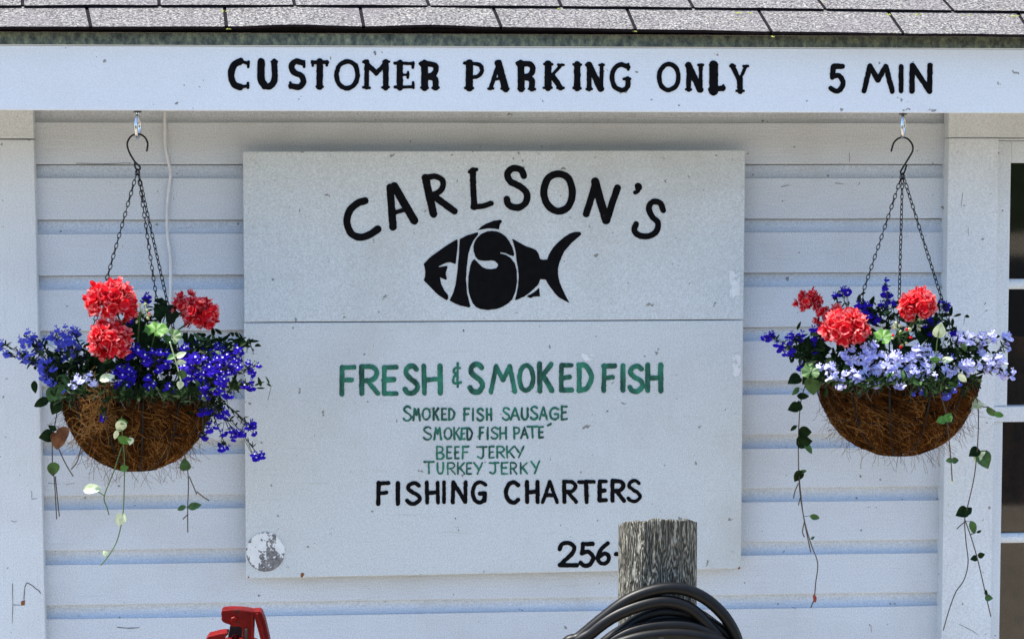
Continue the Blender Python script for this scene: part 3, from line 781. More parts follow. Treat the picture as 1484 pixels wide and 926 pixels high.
it += line_items('TURKEYJERKY', [(283,370,466,567),(387,442,473,569),(464,532,473,572),(542,607,473,570),(611,657,476,571),(667,742,473,570),(784,867,473,570),(879,937,473,570),(947,1007,473,570),(1024,1087,473,567),(1104,1182,460,567)], o3, s3_, 14)
lettering('lettering', it, [], LT2, M['green_paint'], lo, .6, .30, ['FRESH','&','SMOKED','FISH','SMOKED','FISH','SAUSAGE','SMOKED','FISH','PATE','BEEF','JERKY','TURKEY','JERKY'])
lettering('lettering', [([(560+1240/5.3, 580+193/5.3), (560+1262/5.3, 580+181/5.3)], 1.7)], [], LT2, M['green_paint'], lo, .6, .2)
it = line_items('FISHINGCHARTERS', [(216,273,562,662),(295,314,563,662),(335,402,563,662),(417,477,560,658),(486,504,560,656),(524,592,560,656),(607,674,560,657),(744,809,560,658),(831,890,558,656),(896,970,558,657),(984,1049,556,655),(1046,1122,558,654),(1131,1172,556,650),(1184,1247,553,651),(1250,1312,553,652)], o2, s2_, 17)
it += line_items('256-', [(110,240,345,497),(240,337,347,497),(340,436,343,487),(450,480,408,432)], (780,700), 4.097, 26)
lettering('lettering', it, [], LT2, M['black_paint'], lo, .65, .25, ['FISHING','CHARTERS','256-'])
# peeled sticker ring
yy = LT2
mb = MB()
X, Y = np.meshgrid(np.arange(350, 420, .4), np.arange(762, 832, .4))
ax, ay = (X-384.5)/28, (Y-799.5)/28.5; rr = np.hypot(ax, ay)
n1 = smooth_noise(X.shape, .4, 5)*.45+smooth_noise(X.shape, .4, 1.6)*.5+smooth_noise((X.shape[1], X.shape[0]), .4, 2.6).T*.3
f = np.where(rr < 1, .35, -1)
bias = np.where((ax > -.35) & (ay > -.05), .35, -.9) + np.where((ax > .05) & (ax < .55) & (ay < .2), .95, 0) + np.where((rr > .86) & (ay > .1), .55, 0) + np.where((rr > .94) & (ax < 0), .75, 0) - np.where((ax > .62) & (ay < .05), .9, 0)
f = np.minimum(bias+n1, (1-rr)*14)
march(mb, f, 350, 762, .4, lambda x, y: P(x, y, yy-.0006))
mb.build('sticker_residue', M['grey_wear'], lo)
mb = MB(); f = (1-rr)*10+smooth_noise(X.shape, .4, 3)*.3
march(mb, f, 350, 762, .4, lambda x, y: P(x, y, yy-.0002)); mb.build('sticker_backing', M['white_wear'], lo)
# white repair patches and small chips
def blotch(name, x0, x1, y0, y1, thr, Y, mat, parent, wav=6):
    X, Y_ = np.meshgrid(np.arange(x0, x1, .9), np.arange(y0, y1, .9))
    e = 1-np.maximum(abs((X-(x0+x1)/2)/((x1-x0)/2)), abs((Y_-(y0+y1)/2)/((y1-y0)/2)))
    f = smooth_noise(X.shape, .9, wav)*.7+smooth_noise(X.shape, .9, wav/3)*.4+np.minimum(e*3, 1)*1.0-1.0+thr
    f[0,:] = f[-1,:] = -1; f[:,0] = f[:,-1] = -1
    mb = MB(); march(mb, f, x0, y0, .9, lambda x, y: P(x, y, Y)); return mb.build(name, mat, parent)
blotch('paint_patch', 1056, 1074, 388, 440, .2, LT, M['white_wear'], up)
blotch('paint_patch', 1060, 1075, 512, 548, .25, LT2, M['white_wear'], lo)
blotch('paint_patch', 842, 862, 512, 526, .45, LT2+.0004, M['white_wear'], lo)
dots('rust_spot', [(438,833,4),(1071,823,2.5),(360,836,1.8)], LT2, M['rust'], lo, .7)
sc = [(372,238),(480,226),(563,230),(672,225),(780,224),(863,229),(961,230),(1062,232),(366,330),(1066,330)]
sc2 = [(367,513),(1066,600),(1062,690),(372,640),(417,822),(479,774),(1062,800)]
for par, lst, Y0 in ((up, sc, SGY), (lo, sc2, SGY-.001)):
    for (px, py) in lst:
        mb = MB(); c_ = P(px, py, Y0); r = .0036
        vs = [c_+Vector((math.cos(a*PI/5)*r, -.0004, math.sin(a*PI/5)*r)) for a in range(10)]+[c_+Vector((math.cos(a*PI/5)*r*.6, -.0022, math.sin(a*PI/5)*r*.6)) for a in range(10)]
        mb.add(vs, [(a, (a+1) % 10, (a+1) % 10+10, a+10) for a in range(10)]+[list(range(10,20))])
        mb.build('screw', M['sign'], par)
dots('chip', [(672,479,2.2),(533,582,1.6),(880,596,2),(367,507,2.6),(540,741,1.8),(660,751,1.8),(538,741,1),(456,787,1.2),(875,313,1),(430,660,1.2)], LT2, M['crack'], lo, .5)
dots('chip', [(640,255,1.2),(980,345,1.2),(398,262,1.2),(1020,276,1.4),(420,300,1)], LT, M['grey_wear'], up, .6)

# cable on the siding
mb = MB()
pts = [P(a, b, -.006) for a, b in [(239,150),(239,185),(240,215),(244,235),(247,252),(244,280),(242,310),(243,345),(247,375),(247,420),(245,470),(244,560),(246,640)]]
mb.tube(spline(pts, 6), .0036, 7)
tagp(mb.build('cable', M['cable'], smooth=True), 'thin white painted cable running down the siding behind the basket chains', 'cable')

# ------------------------------------------------------------------ hooks under the fascia
BY = FY+.011                        # hanging plane (middle of the fascia board)
def screw_eye(px, label, wide):
    top = P(px, 163, BY); bot = P(px, 199, BY)
    t = thing('screw_eye', top, label, 'hook')
    mb = MB(); m_ = top.lerp(bot, .40)
    mb.tube([top+Vector((0,0,.01)), top, top.lerp(m_, .5), m_+Vector((0,0,-.004))], .0042, 10)
    c_ = P(px, 184, BY); pts = []
    for i in range(20):
        a = 2*PI*i/20; r1 = .019; pts.append(c_+Vector((math.cos(a)*r1*wide, math.cos(a)*r1*(1-wide), math.sin(a)*.024)))
    mb.tube(pts, .0042, 9, closed=True)
    mb.build('eye', M['steel'], t, smooth=True)
    mb = MB(); zz = lin(fb0, fb1, top.x)-.001
    mb.tube([Vector((top.x, BY, zz)), Vector((top.x, BY, zz-.003))], .009, 12); mb.build('washer', M['dark_iron'], t)
screw_eye(199.5, 'shiny metal screw eye under the fascia holding the basket with the straw tuft', .12)
screw_eye(1308.5, 'shiny metal screw eye under the fascia holding the basket beside the window', .30)

# ------------------------------------------------------------------ hanging baskets
def chain_mesh(a, b, n):
    mb = MB(); a, b = Vector(a), Vector(b); d = (b-a); L = d.length; t = d.normalized()
    sag = Vector((0,0,-1))*L*.006
    u = t.orthogonal().normalized(); v = t.cross(u)
    pitch = L/n; ll = pitch*.66; lw = .0036
    off = rnd.uniform(0, 1)
    for i in range(n):
        s = (i+.5)/n; c_ = a+d*s+sag*math.sin(s*PI)*1.0
        ang = off + (PI/2 if i % 2 else 0)+rnd.uniform(-.25,.25)
        w_ = u*math.cos(ang)+v*math.sin(ang)
        pts = [c_+t*(math.cos(q*2*PI/8)*ll)+w_*(math.sin(q*2*PI/8)*lw) for q in range(8)]
        mb.tube(pts, .00105, 5, closed=True)
    return mb
def bowl_r(t, R):     # t 0 rim .. 1 bottom
    t = min(1., max(0., t)); return R*(1-.40*t**1.4) * math.sqrt(max(0, 1-(t*.965)**6))
def basket(label, cx, rim_y, bot_y, half, hookpts, hookw, chains, seed):
    r_ = random.Random(seed)
    c = P(cx, rim_y, BY); R = half/ (F_PX/(BY-CAM.y)); D = c.z-P(cx, bot_y, BY).z
    root = thing('hanging_basket', (c.x, BY, c.z-D), label, 'hanging basket', 'hanging flower baskets under the fascia')
    # liner
    mb = MB(); NA, NT_ = 72, 18
    lump = [[r_.uniform(-1,1) for _ in range(NT_+1)] for _ in range(NA)]
    for j in range(NT_+1):
        t = j/NT_
        for i in range(NA):
            a = 2*PI*i/NA
            rr = bowl_r(t, R)+.006*lump[i][j]*(1-t*.4)+.006*math.sin(a*9+seed+3*math.sin(t*7))*math.sin(t*11+a*4)*(1-t*.5)+(.006-.020*abs(math.cos(6*(a-2*PI*.35/12)))**5)*(1-t*.3)
            mb.v.append(Vector((c.x+math.cos(a)*rr, BY+math.sin(a)*rr, c.z-D*t+(.003+.009*lump[i][0] if j == 0 else 0))))
    for j in range(NT_):
        for i in range(NA):
            i2 = (i+1) % NA; mb.f.append([j*NA+i, (j+1)*NA+i, (j+1)*NA+i2, j*NA+i2]); mb.m.append(0)
    mb.f.append([NT_*NA+i for i in range(NA-1, -1, -1)]); mb.m.append(0)
    def surf(a, t, o=0): rr = bowl_r(t, R)+o+(0 if o < 0 else (.006-.018*abs(math.cos(6*(a-2*PI*.35/12)))**5)*(1-t*.3)); return Vector((c.x+math.cos(a)*rr, BY+math.sin(a)*rr, c.z-D*t))
    for q in range(2600):
        a = r_.uniform(PI, 2*PI) if r_.random() < .85 else r_.uniform(0, PI); t = r_.random()**.8*.98
        da, dt = r_.gauss(0, .14), r_.gauss(0, .11); pts = []; cur = r_.gauss(0, .55)
        for s in range(5):
            u = s/4-.5; pts.append(surf(a+da*u+cur*(u*u), min(1.02, max(-.03, t+dt*u+cur*.5*(u*u))), .003+.006*r_.random()*(1-abs(2*u))))
        mb.tube(pts, r_.uniform(.0003, .0008), 3, mi=1 if r_.random() < .22 else 2, cap=False)
    for q in range(260):   # loose wisps
        a = r_.uniform(PI*.9, 2.1*PI); t = r_.uniform(.15, 1.0); p = surf(a, t, 0); pts = [p]
        dirv = Vector((math.cos(a)*.5, math.sin(a)*.5, -r_.uniform(.1, 1.3)))
        for s in range(4):
            dirv += Vector((r_.gauss(0,.4), r_.gauss(0,.3), r_.gauss(-.1,.35))); p = p+dirv.normalized()*r_.uniform(.006, .018); pts.append(p)
        mb.tube(pts, .00035, 3, mi=2 if r_.random() < .6 else 1, cap=False)
    mb.build('coir_liner', [M['coir'], M['fibre_tan'], M['fibre_brown']], root)
    # wire frame
    mb = MB()
    for t in (0., .52, 1.):
        mb.tube([surf(2*PI*i/48, t, .004 if t == .52 else -.0001) + Vector((0, 0, .002 if t == 0 else -.003*(t == 1.))) for i in range(48)], .0026 if t != .52 else .0016, 6, closed=True)
    for i in range(12):
        a = 2*PI*(i+.35)/12
        mb.tube([surf(a, t/10, -.003) for t in range(11)], .0032, 6)
    mb.build('wire_frame', M['wire'], root, smooth=True)
    mb = MB(); rr = R*.93
    n = 40; vs = [Vector((c.x+math.cos(2*PI*i/n)*rr, BY+math.sin(2*PI*i/n)*rr, c.z-.012)) for i in range(n)]+[Vector((c.x, BY, c.z+.012))]
    mb.add(vs, [(i, (i+1) % n, n) for i in range(n)]); mb.build('soil', M['soil'], root)
    # s-hook
    mb = MB(); mb.tube(spline([P(a, b, BY) for a, b in hookpts], 6), .0021, 7); mb.build('hanger_hook', M['wire'], root, smooth=True)
    apex = P(*hookw, BY)
    for (px, py, dy) in chains:
        e = P(px, py, BY+dy); n = max(10, int((e-apex).length/.0118)); chain_mesh(apex, e, n).build('chain', M['wire'], root, smooth=True)
    return root, c, R, D
LB = basket('brown coir hanging basket with a loose straw tuft, away from the window', 198, 566, 676, 106,
   [(212.5,220),(214,208),(209,198.5),(199.5,194.5),(190,198),(184.5,208),(187,220),(195,234),(202,241),(203,245),(199.5,247),(196,243),(195,236)], (199.5,246),
   [(108,566,.03),(246,560,.10),(272,566,-.12)], 11)
RB = basket('brown coir hanging basket on black chains beside the window trim', 1300, 548, 654, 116,
   [(1291.5,220),(1295,208),(1301,201.5),(1308.5,199.5),(1316,202),(1322,210),(1322.5,219),(1316,231),(1308,244),(1305,250),(1308,253),(1311,249),(1314,239)], (1308,252),
   [(1208,548,-.05),(1300,548,.15),(1402,548,-.05)], 12)

# ------------------------------------------------------------------ plants
def frame_of(n, tw=0.):
    n = Vector(n).normalized(); u = n.orthogonal().normalized(); v = n.cross(u)
    c_, s_2 = math.cos(tw), math.sin(tw); return n, u*c_+v*s_2, v*c_-u*s_2
def leaf(mb, pos, d, nrm, L, W, mi=0, heart=False, fold=.25, edge=None):
    d = Vector(d).normalized(); nrm = Vector(nrm); nrm = (nrm-d*nrm.dot(d))
    nrm = nrm.normalized() if nrm.length > 1e-5 else d.orthogonal().normalized()
    s = d.cross(nrm)
    prof = [(0,.0),(.12,.62),(.3,.98),(.5,1.),(.7,.80),(.88,.42),(1.,.0)] if not heart else [(-.08,.35),(.05,.82),(.25,1.),(.45,.95),(.65,.70),(.85,.32),(1.,0)]
    b = len(mb.v)
    for (t, w_) in prof:
        c_ = Vector(pos)+d*(L*t)-nrm*(L*.18*t*t)
        for q in (-1, -.5, 0, .5, 1): mb.v.append(c_+s*(W*.5*w_*q)+nrm*(W*fold*abs(q)*w_*.5))
    for i in range(len(prof)-1):
        for j in range(4):
            m_ = mi
            if edge is not None and j in (0, 3): m_ = edge
            a = b+i*5+j; mb.f.append([a, a+1, a+6, a+5]); mb.m.append(m_)
def petal(mb, pos, d, nrm, L, W, curl, mi=0, ruf=.1, r_=rnd, edge=None):
    d = d.normalized(); s = d.cross(nrm).normalized(); b = len(mb.v)
    rows = [(0,.25),(.4,.8),(.75,1.),(1.,.72)]
    for (t, w_) in rows:
        for q in (-1, 0, 1):
            e = (1-.12*abs(q)) if t == 1 else 1
            mb.v.append(pos+d*(L*t*e)+nrm*(L*curl*t*t+ruf*L*r_.uniform(-1,1)*t)+s*(W*.5*w_*q)+nrm*(W*.15*abs(q)))
    for i in range(3):
        for j in range(2):
            a = b+i*3+j; mb.f.append([a, a+1, a+4, a+3]); mb.m.append(edge if edge is not None and i == 2 else mi)
def geranium_head(ctr, R, n, seed, flat_=.85):
    r_ = random.Random(seed); mb = MB()
    for i in range(int(n*1.6)):
        z = 1-1.75*((i % n)+.5)/n; ph = i*2.39996+r_.uniform(-.25,.25); s = math.sqrt(max(0, 1-z*z))
        d = Vector((s*math.cos(ph), s*math.sin(ph), z))
        q = ctr+Vector((d.x*R, d.y*R, d.z*R*flat_))*(r_.uniform(.60, .98) if i < n else r_.uniform(.2, .55))
        nn = (d+Vector((r_.gauss(0,.25), r_.gauss(0,.25)-.12, r_.gauss(0,.25)+.1))).normalized()
        _, u, v = frame_of(nn, r_.uniform(0, 6))
        for ring, (np_, L, curl) in enumerate(((5, .43*R, .25), (6, .30*R, .65))):
            for k_ in range(np_):
                a = 2*PI*(k_+.5*ring)/np_+r_.uniform(-.15,.15); dd = u*math.cos(a)+v*math.sin(a)
                petal(mb, q+nn*(.002*ring), (dd+nn*.25*(ring+.4)), nn, L*r_.uniform(.85,1.12), L*r_.uniform(.75,1.05), curl*r_.uniform(.2,1.6), 0, .26, r_, 1 if r_.random() < .75 else None)
    return mb
def geranium_leaf(mb, c_, nrm, R, r_):
    nn, u, v = frame_of(nrm, r_.uniform(0, 6)); n = 26; b = len(mb.v)
    mb.v.append(c_-nn*R*.12)
    for ring, f_ in ((1, .55), (2, 1.)):
        for i in range(n):
            a = .25+(2*PI-.5)*i/(n-1); sc_ = f_*R*(1+(.09*math.cos(a*7) if ring == 2 else 0))
            mb.v.append(c_+u*math.cos(a)*sc_+v*math.sin(a)*sc_+nn*R*(.10*math.sin(a*7)*f_ + .02*ring))
    for i in range(n-1):
        mb.f.append([b, b+1+i, b+2+i]); mb.m.append(0)
        mb.f.append([b+1+i, b+1+n+i, b+2+n+i, b+2+i]); mb.m.append(0)
def buds(mb, c_, R, n, r_):
    for i in range(n):
        d = Vector((r_.gauss(0,.7), r_.gauss(0,.5)-.3, r_.gauss(0,.6)+.2)).normalized(); p = c_+d*R
        mb.tube([c_, p], .0008, 4, mi=1)
        k_ = p+d*.009; rs = [.0006, .0028, .0032, .0022, .0004]
        mb.tube([p.lerp(k_, t/4) for t in range(5)], rs, 6, mi=2 if i % 4 == 0 else 0)
def geranium(label, BC, heads, leaves, budl, seed):
    r_ = random.Random(seed); c, R = BC[1], BC[2]
    root = thing('geranium', (c.x, BY, c.z), label, 'geranium', 'red geraniums in the baskets')
    base = Vector((c.x, BY, c.z))
    for i, (px, py, Y, rpx, n) in enumerate(heads):
        ctr = P(px, py, Y); rr = rpx/(F_PX/(Y-CAM.y))
        geranium_head(ctr, rr*.88, n, seed+i, r_.uniform(.78,.95)).build('flower_head', [M['petal_red'], M['petal_lit_edge']], root, smooth=True)
        mb = MB(); mb.tube(spline([base+Vector((r_.uniform(-.03,.03), r_.uniform(-.03,.03), 0)), base.lerp(ctr, .55)+Vector((0,-.01,.03)), ctr], 5), .0021, 6)
        mb.build('stem', M['stem_green'], root, smooth=True)
    for (px, py, Y, rpx, mat, nx_, nz_) in leaves:
        mb = MB(); ctr = P(px, py, Y); geranium_leaf(mb, ctr, (nx_, -1, nz_), rpx/650, r_)
        mb.tube(spline([ctr, base.lerp(ctr, .6)+Vector((0,0,-.01)), base], 4), .0013, 5, mi=1)
        mb.build('leaf', [M[mat], M['stem_green']], root, smooth=True)
    for (px, py, Y, rpx, n) in budl:
        mb = MB(); ctr = P(px, py, Y); buds(mb, ctr, rpx/650, n, r_)
        mb.tube(spline([base+Vector((0,0,.01)), base.lerp(ctr, .6)+Vector((.0,0,.025)), ctr], 5), .0018, 6, mi=1)
        mb.build('bud_cluster', [M['bud'], M['stem_green'], M['petal_red']], root, smooth=True)
geranium('red geranium with two full heads touching, in the basket with the straw tuft', LB,
  [(163,438,-.475,36,30),(157,494,-.505,33,28),(271,446,-.375,23,16),(291,457,-.405,28,20)],
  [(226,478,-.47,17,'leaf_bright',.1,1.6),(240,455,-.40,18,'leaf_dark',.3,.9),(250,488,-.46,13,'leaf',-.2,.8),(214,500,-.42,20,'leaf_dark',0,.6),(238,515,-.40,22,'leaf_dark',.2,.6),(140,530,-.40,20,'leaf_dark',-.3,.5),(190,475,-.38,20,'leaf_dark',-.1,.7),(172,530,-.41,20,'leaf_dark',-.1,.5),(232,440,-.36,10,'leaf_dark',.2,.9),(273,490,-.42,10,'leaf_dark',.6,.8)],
  [(203,453,-.49,11,11)], 21)
geranium('red geranium with two full heads and one small dark head, beside the window', RB,
  [(1224,476,-.485,34,30),(1332,441,-.475,29,26),(1172,437,-.35,20,14),(1205,462,-.385,23,14)],
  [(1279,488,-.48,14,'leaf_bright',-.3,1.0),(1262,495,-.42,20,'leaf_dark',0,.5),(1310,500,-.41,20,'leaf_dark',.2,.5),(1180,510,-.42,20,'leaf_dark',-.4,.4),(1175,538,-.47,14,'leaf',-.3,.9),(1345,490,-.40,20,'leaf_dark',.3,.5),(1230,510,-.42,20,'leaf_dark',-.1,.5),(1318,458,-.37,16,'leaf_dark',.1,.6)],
  [(1302,486,-.50,15,14),(1326,467,-.485,9,7)], 31)

def floret(mb, c_, nrm, size, r_, eye=True):
    nn = Vector(nrm).normalized()
    up_ = Vector((0,0,1))-nn*nn.z
    up_ = up_.normalized() if up_.length > .05 else nn.orthogonal().normalized()
    a0 = r_.gauss(0, .35); s = up_.cross(nn)
    u = s*math.cos(a0)+up_*math.sin(a0); v = up_*math.cos(a0)-s*math.sin(a0)
    def pet(a, L, W, back):
        d = u*math.cos(a)+v*math.sin(a); t = nn.cross(d); b = len(mb.v)
        mb.v.extend([c_, c_+d*L*.45+t*W*.32-nn*back*.2, c_+d*L*.85+t*W*.5-nn*back, c_+d*L-nn*back*1.1, c_+d*L*.85-t*W*.5-nn*back, c_+d*L*.45-t*W*.32-nn*back*.2])
        mb.f.append([b, b+1, b+2, b+3]); mb.f.append([b, b+3, b+4, b+5]); mb.m += [0, 0]
    for a in (-2.35, -PI/2, -.79): pet(a+r_.gauss(0,.08), size*.62, size*.52, size*r_.uniform(.02,.16))
    for a in (1.05, 2.1): pet(a+r_.gauss(0,.1), size*.42, size*.20, -size*.08)
    if eye:
        e = c_+nn*size*.035-v*size*.10; w_ = size*.14
        b = len(mb.v); mb.v.extend([e+u*w_, e+v*w_*.9, e-u*w_, e-v*w_*1.1]); mb.f.append([b, b+1, b+2, b+3]); mb.m.append(1)
    # calyx tube behind
    mb.tube([c_-nn*size*.02, c_-nn*size*.35], [size*.06, size*.03], 4, mi=2, cap=False)
def lobelia(label, BC, clusters, petmat, seed, size=.0195, dens=1., rootpx=None, leafn=120, fill=None, eyep=.7):
    r_ = random.Random(seed); c, R, D = BC[1], BC[2], BC[3]
    root = thing('lobelia', (c.x, BY, c.z), label, 'lobelia', 'lobelias in the baskets')
    for (px, py, rx, ry, Y) in clusters:
        ctr = P(px, py, Y); sc_ = F_PX/(Y-CAM.y); RX, RZ = rx/sc_, ry/sc_
        out = Vector((ctr.x-c.x, 0, 0))
        base = Vector((c.x+max(-R*.75, min(R*.75, (ctr.x-c.x)*.55)), BY+(Y-BY)*.5, c.z))
        if ctr.z < c.z-.01 or abs(ctr.x-c.x) > R:     # passes over the rim
            rimx = max(-.96, min(.96, (ctr.x-c.x)/R)); rim = Vector((c.x+rimx*R*.97, BY+(Y-BY)*.9, c.z+.022))
            pts = [base, rim, rim.lerp(ctr, .6)+Vector((0, -.004, .004)), ctr]
        else: pts = [base, base.lerp(ctr, .6)+Vector((r_.gauss(0,.01), -.01, .012)), ctr]
        st = spline(pts, 6); mb = MB(); mb.tube(st, [.0015]*(len(st)//2)+[.0010]*(len(st)-len(st)//2), 5)
        bl = MB(); n = max(3, int(dens*(rx*ry*PI)/62))
        for i in range(n):
            a = r_.uniform(0, 2*PI); q = math.sqrt(r_.random())
            off = Vector((math.cos(a)*q*RX, r_.gauss(0, .5)*min(RX, RZ)*.8, math.sin(a)*q*RZ))
            p = ctr+off
            nn = Vector((.7*off.x/max(RX,.005)*.6+out.x*1.5+r_.gauss(0,.35), -1+r_.gauss(0,.35), .55+.5*off.z/max(RZ,.005)*.6+r_.gauss(0,.35)))
            floret(bl, p, nn, size*r_.uniform(.65, 1.2), r_, r_.random() < eyep)
            s = st[int(len(st)*r_.uniform(.55, .95))]; back = p-nn.normalized()*size*.35
            mb.tube([s, s.lerp(back, .6)+Vector((0,0,-.004)), back], .0006, 3, cap=False)
        for i in range(int(len(st)*1.6)):
            s = st[r_.randrange(len(st)//3, len(st))]; d = Vector((r_.gauss(0,1), r_.gauss(0,.6)-.3, r_.gauss(.3,.8)))
            leaf(mb, s, d, (r_.gauss(0,.5), -1, .5), r_.uniform(.008,.018), r_.uniform(.002,.0045), 1)
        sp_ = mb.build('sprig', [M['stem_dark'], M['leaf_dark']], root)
        bl.build('blossoms', [M[petmat], M['petal_eye'], M['stem_dark']], sp_)
    # leafy base of the plant; near-black rim leaves stand in for leaf shadow
    mb = MB()
    for (px, py, rx, ry, Y, n) in (fill or []):
        ctr = P(px, py, Y)
        for i in range(n):
            p = ctr+Vector((r_.gauss(0,.45)*rx/640, r_.gauss(0,.022), r_.gauss(0,.45)*ry/640))
            if p.z < c.z-.012 and (p-Vector((c.x, BY, p.z))).length < R*1.0: p.z = c.z+r_.uniform(0, .03)
            d = Vector((r_.gauss(0,1), r_.gauss(-.3,.7), r_.gauss(.4,.8)))
            leaf(mb, p, d, (r_.gauss(0,.5), -1, .6), r_.uniform(.010,.026), r_.uniform(.004,.010), 0 if r_.random() < .92 else 1)
            if i % 3 == 0: mb.tube([p, p-Vector((r_.gauss(0,.01), r_.gauss(0,.01), r_.uniform(.01,.03)))], .0006, 3, mi=2, cap=False)
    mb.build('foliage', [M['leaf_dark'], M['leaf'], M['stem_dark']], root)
    return root
lobelia('mid blue lobelia reaching out over the trim board from the straw tuft basket', LB,
  [(5,498,7,7,-.38),(10,511,7,4,-.38),(38,489,13,12,-.40),(32,514,11,8,-.39),(46,519,13,9,-.41),(60,496,10,9,-.38),(82,480,12,8,-.37),(103,479,15,11,-.39),(97,499,18,13,-.40),(68,530,16,10,-.43),(68,542,12,7,-.42),(77,552,8,5,-.43),(85,517,13,8,-.39),(106,508,12,9,-.40),(112,522,12,9,-.39),(52,505,9,6,-.38),(99,565,6,5,-.45)],
  'petal_blue', 41, size=.0175, dens=1.3, fill=[(105,535,40,26,-.40,150),(80,520,40,25,-.38,60),(95,575,16,14,-.45,14)], eyep=.15)
lobelia('tiny sunlit pale lilac lobelia sprig just above the loose straw tuft', LB,
  [(104,557,9,4,-.53),(119,549,9,7,-.535),(128,543,7,4,-.535),(136,554,6,3,-.535)], 'petal_pale_lit', 42, size=.016, dens=.9, fill=[(125,562,22,8,-.50,12)])
lobelia('deep violet lobelia trailing down in front of the sign edge', LB,
  [(194,510,13,10,-.485),(183,542,20,13,-.50),(180,557,14,5,-.515),(227,520,20,14,-.50),(219,553,10,8,-.52),(249,561,7,5,-.53),(266,509,13,9,-.475),(285,532,24,18,-.51),(308,550,24,16,-.515),(327,530,22,18,-.49),(312,573,26,6,-.52),(340,512,14,12,-.45),(366,532,12,10,-.47),(360,558,7,9,-.48),(286,503,12,7,-.43),(314,508,14,10,-.44),(212,434,7,9,-.37),(190,462,8,5,-.39),(146,463,8,4,-.40),
   (311,598,21,8,-.50),(305,616,8,7,-.50),(295,631,6,5,-.50),(341,628,19,8,-.49),(363,617,9,11,-.48),(326,645,7,5,-.49),(374,659,8,8,-.47),(149,604,4,4,-.545),(270,545,12,10,-.50)],
  'petal_violet', 43, size=.0175, dens=1.6, fill=[(205,535,55,26,-.43,260),(290,520,60,26,-.43,220),(310,500,40,14,-.40,90),(240,570,45,6,-.46,60),(305,590,26,10,-.47,40),(190,572,75,7,-.535,120),(120,570,25,8,-.50,30),(270,570,30,8,-.52,50),(345,500,20,10,-.40,40),(200,470,40,16,-.36,80)])
lobelia('dark violet lobelia standing at the back of the basket beside the window', RB,
  [(1116,488,11,9,-.38),(1128,502,7,5,-.39),(1153,489,13,9,-.40),(1146,513,9,7,-.41),(1158,529,6,5,-.42),(1181,484,11,12,-.41),(1184,505,9,7,-.42),(1219,421,13,8,-.37),(1212,429,7,4,-.37),(1252,442,19,9,-.38),(1284,434,16,13,-.38),(1258,460,19,12,-.39),(1284,411,8,7,-.39),(1370,437,10,9,-.37),(1358,474,12,12,-.40),(1386,478,8,9,-.41),(1240,452,12,8,-.38),(1345,465,8,8,-.39)],
  'petal_violet', 44, size=.0175, dens=1.35, fill=[(1270,460,50,20,-.37,120),(1180,515,26,22,-.42,110),(1350,470,40,25,-.38,100),(1170,495,30,20,-.39,60)], eyep=.15)
lobelia('large sunlit pale lilac blue lobelia along the front of the basket beside the window', RB,
  [(1242,514,24,13,-.51),(1232,543,25,10,-.53),(1200,531,12,10,-.51),(1271,524,20,16,-.52),(1307,519,20,13,-.51),(1300,541,18,8,-.53),(1339,506,16,10,-.50),(1336,541,21,9,-.525),(1352,520,14,12,-.51),(1378,535,12,11,-.51),(1399,488,15,10,-.46),(1404,531,17,11,-.49),(1433,489,15,8,-.46),(1462,493,8,12,-.45),(1440,526,18,14,-.47),(1459,540,11,7,-.465),(1261,502,11,8,-.50),(1420,505,10,8,-.45),(1206,548,9,5,-.52),(1225,557,14,4,-.545),(1262,555,16,5,-.545),(1312,556,14,4,-.545),(1350,553,16,5,-.54),(1285,533,16,8,-.53),(1257,540,12,9,-.52)],
  'petal_pale_lit', 45, size=.0180, dens=1.65, fill=[(1300,530,75,20,-.46,330),(1230,530,40,18,-.46,160),(1390,515,40,25,-.44,160),(310,560,70,6,-.49,110),(1255,556,55,7,-.545,110),(1345,557,50,7,-.545,110),(1400,552,14,10,-.48,30),(1200,552,14,10,-.50,30)], eyep=.35)
lobelia('small blue lobelia sprig low on the rim of the basket beside the window', RB,
  [(1383,559,11,8,-.53),(1371,570,6,4,-.535),(1329,566,7,4,-.54),(1371,515,10,8,-.50)], 'petal_blue', 46, dens=.9, fill=[(1380,560,18,10,-.48,24)])

def vine(label, paths, leaves, Y, mats=('stem_brown',), seed=1, thick=.0013, group='trailing vines hanging from the baskets'):
    """paths: px polylines; leaves: (px, py, length px, direction degrees (0 right, 90 up), material, heart)"""
    r_ = random.Random(seed)
    p0 = P(*paths[0][0], Y); root = thing('trailing_vine', p0, label, 'vine', group)
    mb = MB()
    for pa in paths:
        mb.tube(spline([P(a, b, Y+r_.uniform(-.004,.004)) for a, b in pa], 6), thick, 5)
    mb.build('stem', M[mats[0]], root, smooth=True)
    for (px, py, L, ang, mat, heart) in leaves:
        a = math.radians(ang); l_ = L/650; d = Vector((math.cos(a), r_.uniform(-.35,.1), math.sin(a)))
        mb = MB(); ctr = P(px, py, Y-.003)
        edge = 1 if mat == 'leaf_pale' else None
        leaf(mb, ctr-d*l_*.5, d, (r_.uniform(-.5,.5), -1, r_.uniform(-.1,.6)), l_, l_*(.95 if heart else .55), 0, heart, r_.uniform(.1,.4))
        # petiole to the nearest point of the stem
        best = min((P(a_, b_, Y) for pa in paths for a_, b_ in [(q.x, q.y) for q in spline([(x, y, 0) for x, y in pa], 6)]), key=lambda q: (q-(ctr-d*l_*.5)).length)
        if (best-ctr).length < .06: mb.tube([best, ctr-d*l_*.45], .0007, 4, mi=1, cap=False)
        mb.build('leaf', [M[mat], M[mats[0]]], root, smooth=True)
    return root
